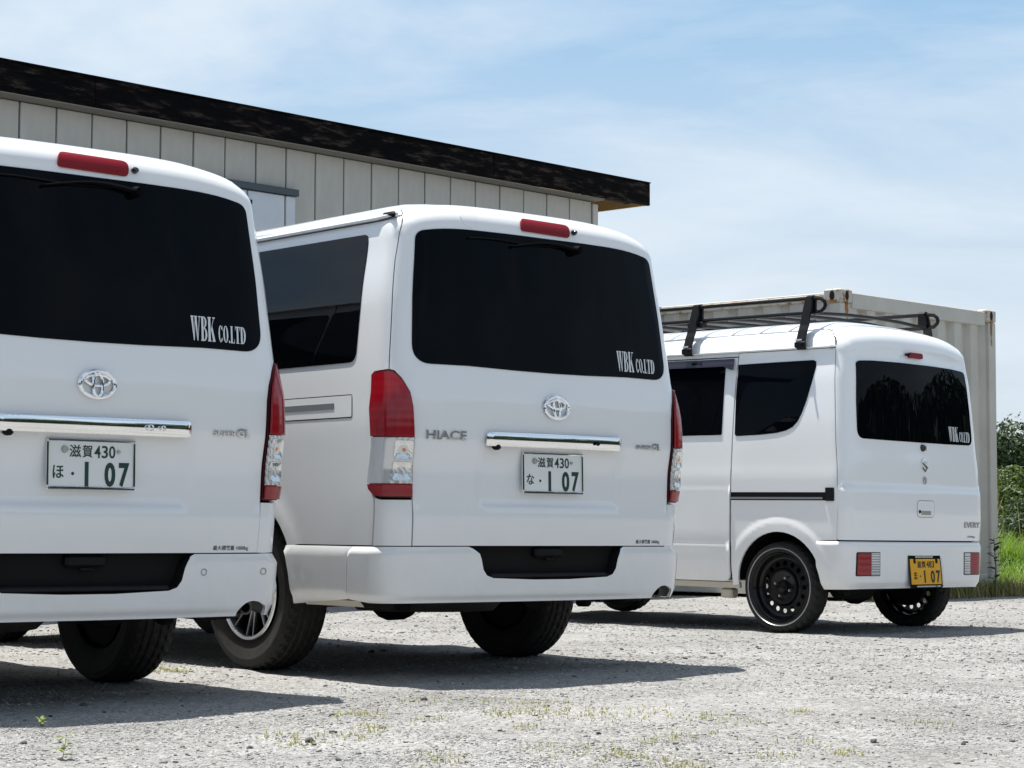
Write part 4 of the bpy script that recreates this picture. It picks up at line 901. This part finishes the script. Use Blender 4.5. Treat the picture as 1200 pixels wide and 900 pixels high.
def blades(name, base, hts, mt, rng, wd=.006, lean=.5, per=1, kind='stuff', bend=.5):
    """grass: each blade three tapering segments, bent"""
    n = len(base); a = rng.uniform(0, 6.283, n); dx, dy = np.cos(a), np.sin(a); ln = rng.uniform(.1, lean, n) * hts; V = np.zeros((n, 7, 3)); w_ = wd * rng.uniform(.6, 1.4, n)
    for k, (f, ww) in enumerate(((0, 1), (.4, .8), (.75, .5))):
        off = ln * f ** (1 + bend * 2); z = hts * (f - .12 * f * f * lean); cx_, cy_, cz = base[:, 0] + dx * off, base[:, 1] + dy * off, base[:, 2] + z
        V[:, 2 * k] = np.stack([cx_ - dy * w_ * ww, cy_ + dx * w_ * ww, cz], -1); V[:, 2 * k + 1] = np.stack([cx_ + dy * w_ * ww, cy_ - dx * w_ * ww, cz], -1)
    V[:, 6] = np.stack([base[:, 0] + dx * ln, base[:, 1] + dy * ln, base[:, 2] + hts * (1 - .12 * lean)], -1)
    F = np.array([(0, 1, 3), (0, 3, 2), (2, 3, 5), (2, 5, 4), (4, 5, 6)])[None] + (np.arange(n) * 7)[:, None, None]
    me = bpy.data.meshes.new(name); V = V.reshape(-1, 3); F = F.reshape(-1, 3); me.vertices.add(len(V)); me.vertices.foreach_set('co', V.astype(np.float32).ravel()); me.loops.add(F.size); me.loops.foreach_set('vertex_index', F.astype(np.int32).ravel())
    me.polygons.add(len(F)); me.polygons.foreach_set('loop_start', (np.arange(len(F)) * 3).astype(np.int32)); me.update(calc_edges=True); me.materials.append(mt)
    o = link(bpy.data.objects.new(name, me)); return tag(o, kind=kind) if kind else o
def leafmat(name, c1, c2, tr=.35):
    m = noise_col(mat(name, c1, .55), 14, [c1, c2], (.3, .7), island=.35); m.node_tree.nodes['Principled BSDF'].inputs['Transmission Weight'].default_value = 0
    t = m.node_tree; b = t.nodes['Principled BSDF']; o = t.nodes['Material Output']; td = t.nodes.new('ShaderNodeBsdfTranslucent'); td.inputs['Color'].default_value = (c2[0] * 1.5, c2[1] * 1.5, c2[2], 1); mx = t.nodes.new('ShaderNodeMixShader'); mx.inputs[0].default_value = tr
    t.links.new(b.outputs[0], mx.inputs[1]); t.links.new(td.outputs[0], mx.inputs[2]); t.links.new(mx.outputs[0], o.inputs['Surface']); return m
def vegetation():
    rng = np.random.default_rng(21); G = leafmat('grass_green', (.085, .165, .016), (.15, .25, .03)); D = leafmat('dry_grass', (.26, .21, .10), (.36, .30, .16), .2); S = leafmat('sparse_grass', (.19, .20, .05), (.30, .28, .11))
    # sparse low grass coming through the gravel
    cs = []
    px = lambda u, v: px_ground(u, v)
    for (u, v, n, sp) in ((425, 836, 60, .05), (437, 852, 40, .04), (416, 862, 36, .05), (620, 828, 110, .12), (585, 839, 30, .025), (640, 838, 60, .08), (618, 851, 26, .03), (700, 841, 40, .07), (742, 838, 70, .11), (776, 868, 40, .05), (655, 878, 60, .09), (725, 886, 50, .06), (760, 893, 60, .07), (505, 843, 26, .03), (506, 884, 30, .04), (516, 897, 26, .03), (350, 862, 50, .06), (830, 843, 40, .05), (936, 835, 30, .03), (908, 886, 40, .05), (985, 884, 34, .03), (806, 898, 40, .04), (352, 872, 30, .03), (190, 785, 110, .06), (210, 788, 40, .03), (20, 748, 200, .25), (560, 822, 20, .05), (824, 862, 30, .08), (950, 872, 20, .06), (870, 850, 16, .05), (1084, 849, 30, .05), (480, 822, 26, .08), (135, 785, 30, .05)):
        g = px(u, v); n2 = int(n * 1.7); cs.append(np.column_stack([g[0] + rng.normal(0, sp, n2), g[1] + rng.normal(0, sp * 1.6, n2)]))
    xy = np.concatenate(cs); b = np.column_stack([xy, gz(xy[:, 0], xy[:, 1])]); blades('sparse_ground_grass', b, rng.uniform(.006, .018, len(b)) * rng.uniform(.5, 1.3, len(b)), S, rng, .0019, 1.3)
    # rank grass at the right, beyond the container
    n = 42000; x = rng.uniform(4.55, 11.5, n); y = 19.0 + rng.uniform(0, 1, n) ** 1.3 * 13; k = (x > .222 * y - .2) & (y > 19.6 - .25 * (x - 4.5)); x, y = x[k], y[k]
    cl = np.clip(.6 + .5 * vnoise(x, y, 1.7), .2, 1.2); h = (.12 + .34 * np.clip((y - 19) / 4, 0, 1.25)) * cl * rng.uniform(.6, 1.25, len(x)); blades('tall_green_grass', np.column_stack([x, y, 0 * x]), h, G, rng, .011, .7)
    n = 3200; x = np.concatenate([rng.uniform(3.0, 4.9, n // 2), rng.uniform(4.4, 9, n // 2)]); y = np.concatenate([17.3 + (x[:n // 2] - 3.0) * .98 + rng.normal(0, .12, n // 2), 18.9 + rng.normal(0, .22, n // 2) + .05 * (x[n // 2:] - 4.4)]); blades('dry_verge_grass', np.column_stack([x, y, 0 * x]), rng.uniform(.05, .28, n) * rng.uniform(.4, 1, n), D, rng, .005, 1.2)
    n = 2600; x = rng.uniform(3.1, 8, n); y = np.where(x < 4.7, 17.35 + (x - 3.0) * .99, 19.0) + rng.normal(0, .10, n); blades('verge_grass', np.column_stack([x, y, 0 * x]), rng.uniform(.04, .20, n), G, rng, .006, 1.1)
    n = 160; x = rng.uniform(4.8, 11, n); y = 23 + rng.uniform(0, 6, n); blades('seed_heads', np.column_stack([x, y, 0 * x]), rng.uniform(.7, 1.15, n), D, rng, .006, .35)
    # single weeds
    W = leafmat('weed_leaf', (.16, .22, .02), (.25, .30, .04)); WD = leafmat('dark_weed', (.03, .035, .02), (.06, .06, .03), .15); stem = mat('weed_stem', (.10, .12, .03), .6)
    def weed(name, loc, h, nl, ls, mt, label, cat, spread=.5, seed=0):
        r = random.Random(seed); root = empty(name, loc); s = MB(); tip = Vector((r.uniform(-.15, .15) * h, r.uniform(-.15, .15) * h, h)); s.tube([(0, 0, -.01), tip * .5 + Vector((.02 * h, 0, 0)), tip], [h * .016, h * .012, h * .006], 5); s.build('stem', stem, root)
        lv = MB()
        for k in range(nl):
            f = .25 + .75 * k / nl; c = tip * f; a = k * 2.4 + r.uniform(-.4, .4); el = r.uniform(.1, .8); d = Vector((math.cos(a) * math.cos(el), math.sin(a) * math.cos(el), math.sin(el))); u = d.cross(Vector((0, 0, 1))).normalized(); n_ = u.cross(d); L = ls * r.uniform(.7, 1.2)
            lv.add([c, c + d * L * .3 + u * L * .22, c + d * L * .65 + u * L * .20 - n_ * L * .06, c + d * L - n_ * L * .16, c + d * L * .65 - u * L * .20 - n_ * L * .06, c + d * L * .3 - u * L * .22, c + d * L * .5 + n_ * L * .05], [(0, 1, 6), (1, 2, 6), (2, 3, 6), (3, 4, 6), (4, 5, 6), (5, 0, 6)])
        lv.build('leaves', mt, root); return tag(root, label, cat)
    g = px(72, 893); weed('weed_seedling', (g[0], g[1], 0), .075, 9, .034, W, 'bright yellow green seedling alone in the gravel near the bottom left corner', 'weed', seed=2)
    g = px(50, 853); weed('weed_seedling', (g[0], g[1], 0), .030, 7, .026, W, 'small low seedling at the front edge of the nearest van\'s shadow', 'weed', seed=4)
    g = px(395, 848); weed('weed_seedling', (g[0], g[1], 0), .045, 6, .022, W, 'thin pale seedling beside the pointed tip of the nearest van\'s shadow', 'weed', seed=6)
    g = px(1146, 693); weed('dark_weed', (3.95, 17.9, 0), .62, 26, .10, WD, 'thin dark weed growing against the base of the container end', 'weed', seed=9)
    weed('dark_weed', (4.28, 18.35, 0), .52, 22, .10, WD, 'brown stalked weed at the right hand corner post of the container', 'weed', seed=12); weed('dark_weed', (3.62, 17.55, 0), .34, 14, .08, WD, 'short dark weed just right of the small van\'s bumper', 'weed', seed=15)
def px_ground(u, v):
    du, dv = u - 600, 450 - v; c, s = math.cos(-.00336), math.sin(-.00336); a = du * c + dv * s; b = -du * s + dv * c; th = math.atan(159.988 / FPX)
    y = math.cos(th) - b / FPX * math.sin(th); z = math.sin(th) + b / FPX * math.cos(th); k = -.65686 / z; return (a / FPX * k, y * k)
# ------------------------------------------------------------------ trees
def tree(label, loc, h, rad, leaf, seed, nl=5200, ls=.16, low=.18, group=None, name='broadleaf_tree'):
    r = random.Random(seed); rng = np.random.default_rng(seed); root = empty(name, loc); tr = MB(); bark = M.setdefault('bark', noise_col(mat('bark', (.08, .06, .045), .9), 12, [(.05, .04, .03), (.12, .10, .075)], (.3, .7), stretch=(1, 1, .25), bump=.4))
    top = Vector((r.uniform(-.1, .1) * h, r.uniform(-.1, .1) * h, h * .8)); tr.tube([(0, 0, -.1), top * .35 + Vector((.04 * h, 0, 0)), top * .7, top], [h * .035, h * .026, h * .015, h * .005], 8); cl = []
    for k in range(16):
        f = r.uniform(low, .92); a = k * 2.4 + r.uniform(-.5, .5); L = rad * (1 - .55 * f ** 2) * r.uniform(.6, 1.05); p0 = top * f; e = p0 + Vector((math.cos(a) * L, math.sin(a) * L, r.uniform(.0, .22) * h)); tr.tube([p0, p0.lerp(e, .5) + Vector((0, 0, .03 * h)), e], [h * .012, h * .008, h * .003], 5)
        for q in (.45, .75, 1.0): cl.append((p0.lerp(e, q), rad * r.uniform(.22, .38)))
    cl.append((top, rad * .4)); tr.build('trunk', bark, root, True)
    C = np.array([list(c) for c, _ in cl]); Rr = np.array([q for _, q in cl]); i = rng.integers(0, len(C), nl); d = rng.normal(0, 1, (nl, 3)); d /= np.linalg.norm(d, axis=1)[:, None]; P = C[i] + d * (Rr[i] * rng.uniform(.45, 1, nl) ** .5)[:, None] * np.array([1, 1, .72]); P[:, 2] = np.maximum(P[:, 2], .08 * h)
    nrm = d + rng.normal(0, .55, (nl, 3)) + np.array([0, 0, .35]); nrm /= np.linalg.norm(nrm, axis=1)[:, None]; u = np.cross(nrm, rng.normal(0, 1, (nl, 3))); u /= np.linalg.norm(u, axis=1)[:, None] + 1e-9; v = np.cross(nrm, u); L = ls * rng.uniform(.5, 1.2, (nl, 1))
    V = np.stack([P - u * L, P + v * L * .5 - nrm * L * .1, P + u * L, P - v * L * .5 - nrm * L * .1], 1).reshape(-1, 3); F = np.arange(nl * 4).reshape(-1, 4)
    mesh_obj('crown', V.tolist(), F.tolist(), leaf, root); return tag(root, label, 'tree', group)
def trees():
    L1 = leafmat('leaf_dark', (.013, .030, .009), (.035, .065, .016), .22); L2 = leafmat('leaf_mid', (.05, .085, .018), (.09, .13, .03), .3)
    tree('dark green tree showing its crown just right of the container corner', (9.9, 40.0, 0), 2.65, 1.9, L1, 3, 24000, .062, .12)
    tree('lighter green tree at the right edge, branches spreading in flat sprays', (9.1, 36.5, 0), 1.55, 1.3, L2, 5, 10000, .055, .1)
    tree('tall dark tree farther back at the right edge of the picture', (13.4, 47.0, 0), 3.2, 2.4, L1, 8, 20000, .075, .12)
    tree('low dark bushy tree behind the bright grass at the right', (8.6, 34.0, 0), 1.1, 1.2, L1, 13, 10000, .05, .05, name='bushy_tree')
    # the wood on the right, out of frame, that the dark rear windows and chrome mirror
    rng = np.random.default_rng(5); h_ = 34000; n = 3 * h_; U1 = rng.uniform(0, 1, n); U2 = rng.uniform(0, 1, n)
    k = np.arange(n) // h_; cxx = np.choose(k, [22 + 9 * U1, -45 + 72 * U1, 20 + 60 * U1]); cyy = np.choose(k, [-30 + 54 * U2, -34 + 9 * U2, 62 + 10 * U2])
    top = np.choose(k, [4.6, 5.4, 4.6]) * (1 + .28 * vnoise(cxx, cyy, .55)); P = np.column_stack([cxx, cyy, top * rng.uniform(.0, 1, n) ** .7]); nr = rng.normal(0, 1, (n, 3)) + np.array([-.3, 0, .4]); nr /= np.linalg.norm(nr, axis=1)[:, None]; u = np.cross(nr, rng.normal(0, 1, (n, 3))); u /= np.linalg.norm(u, axis=1)[:, None]; v = np.cross(nr, u); L = rng.uniform(.14, .38, (n, 1))
    V = np.stack([P - u * L, P + v * L * .6, P + u * L, P - v * L * .6], 1).reshape(-1, 3); o = mesh_obj('woodland', V.tolist(), np.arange(n * 4).reshape(-1, 4).tolist(), L1); tag(o, kind='stuff')
# ------------------------------------------------------------------ shipping container
def container():
    ang = R(46.6); U = Vector((math.cos(ang), math.sin(ang), 0)); W_ = Vector((-math.sin(ang), math.cos(ang), 0)); root = empty('shipping_container', (2.742, 17.17, .03), (0, 0, ang)); Wd, Ln, H = 2.50, 6.06, 2.575
    pm = mat('container_paint', (.46, .45, .42), .55); t, b, n, l = nodes(pm); c = n('ShaderNodeTexCoord'); z = n('ShaderNodeTexNoise'); z.inputs['Scale'].default_value = 2.2; z.inputs['Detail'].default_value = 9; z.inputs['Roughness'].default_value = .7; l(c.outputs['Object'], z.inputs['Vector'])
    r_ = n('ShaderNodeValToRGB'); e = r_.color_ramp.elements; e[0].position = .3; e[0].color = (.44, .42, .375, 1); e[1].position = .7; e[1].color = (.55, .535, .49, 1); l(z.outputs['Fac'], r_.inputs[0])
    mp_ = n('ShaderNodeMapping'); mp_.inputs['Scale'].default_value = (18, 18, .7); l(c.outputs['Object'], mp_.inputs[0]); z2 = n('ShaderNodeTexNoise'); z2.inputs['Scale'].default_value = 1; z2.inputs['Detail'].default_value = 5; l(mp_.outputs[0], z2.inputs['Vector']); r2 = n('ShaderNodeValToRGB'); q = r2.color_ramp.elements; q[0].position = .66; q[0].color = (0, 0, 0, 1); q[1].position = .80; q[1].color = (.35, .35, .35, 1); l(z2.outputs['Fac'], r2.inputs[0])
    mx = n('ShaderNodeMix'); mx.data_type = 'RGBA'; l(r2.outputs[0], mx.inputs['Factor']); l(r_.outputs[0], mx.inputs['A']); mx.inputs['B'].default_value = (.26, .17, .09, 1); l(mx.outputs['Result'], b.inputs['Base Color'])
    rust = noise_col(mat('rust', (.3, .12, .04), .9), 30, [(.16, .06, .02), (.50, .22, .06)], (.3, .7), bump=.3); rp_ = noise_col(mat('rusty_paint', (.5, .4, .3), .7), 14, [(.30, .13, .04), (.47, .44, .38), (.52, .51, .48)], (.36, .46, .7)); hole = mat('casting_hole', (.012, .007, .004), .9)
    def corr(n, L, zt, zb, dep):
        """trapezoid corrugation profile along L"""
        P = []; pt = L / n
        for k in range(n): x = k * pt; P += [(x + pt * .04, 0), (x + pt * .46, 0), (x + pt * .58, dep), (x + pt * .92, dep)]
        return P
    pr = [(.10, 0)] + [(.14 + x, d) for x, d in corr(8, Wd - .28, 0, 0, .055)] + [(Wd - .10, 0)]
    V = []; F = []
    for x, d in pr: V += [(x, .022 + d, .14), (x, .022 + d, H - .12)]
    F = [(2 * i, 2 * i + 2, 2 * i + 3, 2 * i + 1) for i in range(len(pr) - 1)]
    mesh_obj('end_wall', V, F, pm, root)
    for x0, nm in ((.028, 'side_wall'), (Wd - .028, 'side_wall')):
        sg = 1 if x0 < 1 else -1; ps = [(.10, 0)] + [(.14 + x, d) for x, d in corr(21, Ln - .28, 0, 0, .036)] + [(Ln - .10, 0)]; V = []
        for y, d in ps: V += [(x0 + sg * d, y, .14), (x0 + sg * d, y, H - .08)]
        mesh_obj(nm, V, [(2 * i, 2 * i + 1, 2 * i + 3, 2 * i + 2) if sg > 0 else (2 * i, 2 * i + 2, 2 * i + 3, 2 * i + 1) for i in range(len(ps) - 1)], pm, root)
    def bx(nm, c, d, mt=pm, bev=.006, par=root): q = MB(); q.box(c, d, bev=bev); return q.build(nm, mt, par)
    for x in (.06, Wd - .06):
        for y in (.06, Ln - .06): bx('corner_post', (x, y, H / 2), (.118, .118, H - .24))
    bx('end_rail', (Wd / 2, .05, H - .09), (Wd - .36, .09, .13)); bx('end_rail', (Wd / 2, .05, .085), (Wd - .36, .09, .15)); bx('end_rail', (Wd / 2, Ln - .05, H - .09), (Wd - .36, .09, .13)); bx('end_rail', (Wd / 2, Ln - .05, .085), (Wd - .36, .09, .15))
    for x in (.04, Wd - .04): bx('side_rail', (x, Ln / 2, H - .07), (.06, Ln - .36, .06), rp_ if x < 1 else pm); bx('side_rail', (x, Ln / 2, .08), (.07, Ln - .36, .15))
    bx('roof_panel', (Wd / 2, Ln / 2, H - .03), (Wd - .12, Ln - .10, .02)); bx('door_wall', (Wd / 2, Ln - .05, H / 2), (Wd - .24, .05, H - .35))
    for x, sx in ((.085, -1), (Wd - .085, 1)):
        for y, sy in ((.085, -1), (Ln - .085, 1)):
            for zc in (H - .059, .059):
                cc = bx('corner_casting', (x, y, zc), (.178, .178, .118), rp_ if zc > 1 else pm, .012)
                for ax in (0, 1):
                    q = MB(); cxx, cyy = (x + sx * .0895, y) if ax else (x, y + sy * .0895); V = []
                    for kk, rr, oo in ((0, 1.0, .0012), (1, .82, -.0)):
                        for k in range(16):
                            a_ = 2 * math.pi * k / 16; hx, hz = .026 * rr * math.cos(a_), .042 * rr * math.sin(a_); V.append((cxx + sx * oo, cyy + hx, zc + hz) if ax else (cxx + hx, cyy + sy * oo, zc + hz))
                    q.add(V[:16], [tuple(range(16))]); q.build('casting_hole', hole, cc)
                    if zc > 1 and sy < 0:      # rust running down from the hole
                        q = MB(); rr = random.Random(int(x * 100) + ax); 
                        ln_ = .15 if ax == 0 else .055; hw = .020 if ax == 0 else .055; nseg = 7; V = []
                        for k in range(nseg):
                            f = k / (nseg - 1); ww = hw * (1 - .75 * f) * rr.uniform(.7, 1.15) if ax == 0 else hw * rr.uniform(.8, 1.1); zq = zc - .036 - ln_ * f * (1.6 if ax == 0 else .35)
                            for sgn in (-1, 1): V.append((cxx + sx * .0018, cyy + sgn * ww, zq) if ax else (cxx + sgn * ww + .006 * rr.uniform(-1, 1), cyy + sy * .0018, zq))
                        q.add(V, [(2 * k, 2 * k + 1, 2 * k + 3, 2 * k + 2) for k in range(nseg - 1)]); q.build('rust_streak', rust, cc)
    hk = MB(); hk.tube([(.10, -.002, H - .30), (.10, -.05, H - .30), (.10, -.05, H - .38), (.10, -.002, H - .38)], .008, 6); hk.box((.04, -.002, H - .40), (.07, .008, .05)); hk.build('lashing_ring', rust, root)
    tag(root, 'weathered grey steel shipping container with rusty corner castings behind the small van', 'container')
# ------------------------------------------------------------------ shed
def shed():
    ang = R(47); root = empty('warehouse', (0, 0, 0), (0, 0, ang))     # local x along the wall, y away from the car park
    wm = noise_col(mat('wall_board_paint', (.50, .49, .46), .7), 3.0, [(.385, .378, .352), (.465, .455, .42), (.52, .51, .475)], (.3, .5, .72), stretch=(1, 1, .35), detail=8, bump=.08, bdist=.004)
    trim = mat('slate_trim', (.055, .075, .09), .6); dm = noise_col(mat('door_panel_paint', (.56, .60, .66), .5), 4, [(.54, .58, .64), (.60, .63, .68)], (.3, .7)); dk = mat('dark_gap', (.02, .022, .022), .9); pine = noise_col(mat('bare_pine', (.50, .34, .14), .7), 6, [(.42, .27, .10), (.56, .40, .19)], (.3, .7), stretch=(1, 6, 6))
    ch = noise_col(mat('charred_board', (.02, .02, .02), .9, spec=.08), 7, [(.003, .003, .004), (.007, .006, .006), (.046, .034, .030), (.10, .08, .072)], (.46, .54, .64, .80), stretch=(.7, 3, 3.6), detail=10, rough=.66, bump=.8, bdist=.04)
    sf = mat('shaded_soffit', (.17, .166, .152), .8); D = 12.2; Z1 = 3.552; x0, x1, pitch = 14.121 - .3036 * 31, 14.121, .3036  # soffit darker than the boards: eave shade put into its colour
    bk = MB(); bk.box(((x0 + x1) / 2, D + .06, Z1 / 2), (x1 - x0, .04, Z1)); bk.box((x1 - .02, D + 4.2, Z1 / 2 + .0), (.04, 8.2, Z1)); bk.box((x0 + .02, D + 4.2, Z1 / 2), (.04, 8.2, Z1)); bk.box(((x0 + x1) / 2, D + 8.3, Z1 / 2), (x1 - x0, .04, Z1)); bk.build('wall_backing', dk, root)
    pr = MB(); pr.box((0, 0, 0), (pitch - .014, .028, Z1 - .006), bev=.004); k = 0; x = x1 - pitch / 2; first = None
    me = None
    while x > x0:
        # each vertical wall board
        o = pr.build('wall_board', wm, root) if me is None else link(bpy.data.objects.new('wall_board', me), root); me = me or o.data
        o.location = (x, D + random.uniform(-.002, .002), Z1 / 2 - .001); x -= pitch
    bx = lambda nm, c, d, mt, bev=.004, par=root: MB().box(c, d, bev=bev).build(nm, mt, par)
    bx('corner_board', (x1 + .038, D - .006, Z1 / 2 - .01), (.070, .05, Z1 - .02), wm); bx('corner_board', (x1 + .05, D + .10, Z1 / 2 - .01), (.03, .15, Z1 - .02), wm)
    # sliding door in the wall: rail, two leaves
    bx('door_rail', (9.36, D - .055, 3.198), (2.40, .05, .052), trim, .004)
    for a, b_ in ((8.20, 10.050), (10.066, 10.428), (10.446, 10.540)): bx('door_leaf', ((a + b_) / 2, D - .042, 1.59), (b_ - a, .03, 3.15), dm, .003)
    bx('door_stop', (10.068, D - .07, 3.075), (.034, .03, .034), M['seal'], .003)
    # roof: slab, charred fascia, soffit with rafters, pine barge board
    xr = 14.755; bx('roof_slab', ((x0 - .4 + xr) / 2, D + 4.25, 3.803), (xr - x0 + .38, 8.6, .03), M['seal'], .004)
    for a, b_ in ((x0 - .4, 8.55), (8.555, 12.65), (12.655, xr)):
        bx('fascia_board', ((a + b_) / 2, D - .165 + random.uniform(-.002, .002), 3.671), (b_ - a, .035, .207), ch, .006)
    bx('roof_edge', ((x0 - .4 + xr) / 2, D - .170, 3.7805), (xr - x0 + .40, .050, .011), ch, .003)
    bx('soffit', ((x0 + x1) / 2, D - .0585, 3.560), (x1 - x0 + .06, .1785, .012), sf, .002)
    bx('barge_board', (xr - .012, D + 4.1, 3.667), (.022, 8.48, .19), ch, .003); bx('barge_lining', (xr - .036, D + 4.1, 3.654), (.020, 8.46, .175), pine, .003)
    for k in range(7): bx('roof_purlin', (14.47, D + .05 + 1.25 * k, 3.67), (.54, .06, .13), M['under'] if k == 0 else pine, .004)
    bx('eave_sheathing', (14.45, D + 4.1, 3.770), (.56, 8.4, .014), pine, .002)
    tag(root, 'long low shed with pale vertical boarding and a charred black fascia under the eave', 'shed')
# ------------------------------------------------------------------ assemble
ground()
shed()
container()
van_left, van_middle = big_vans()
kei = small_van()
trees()
vegetation()
gravel()
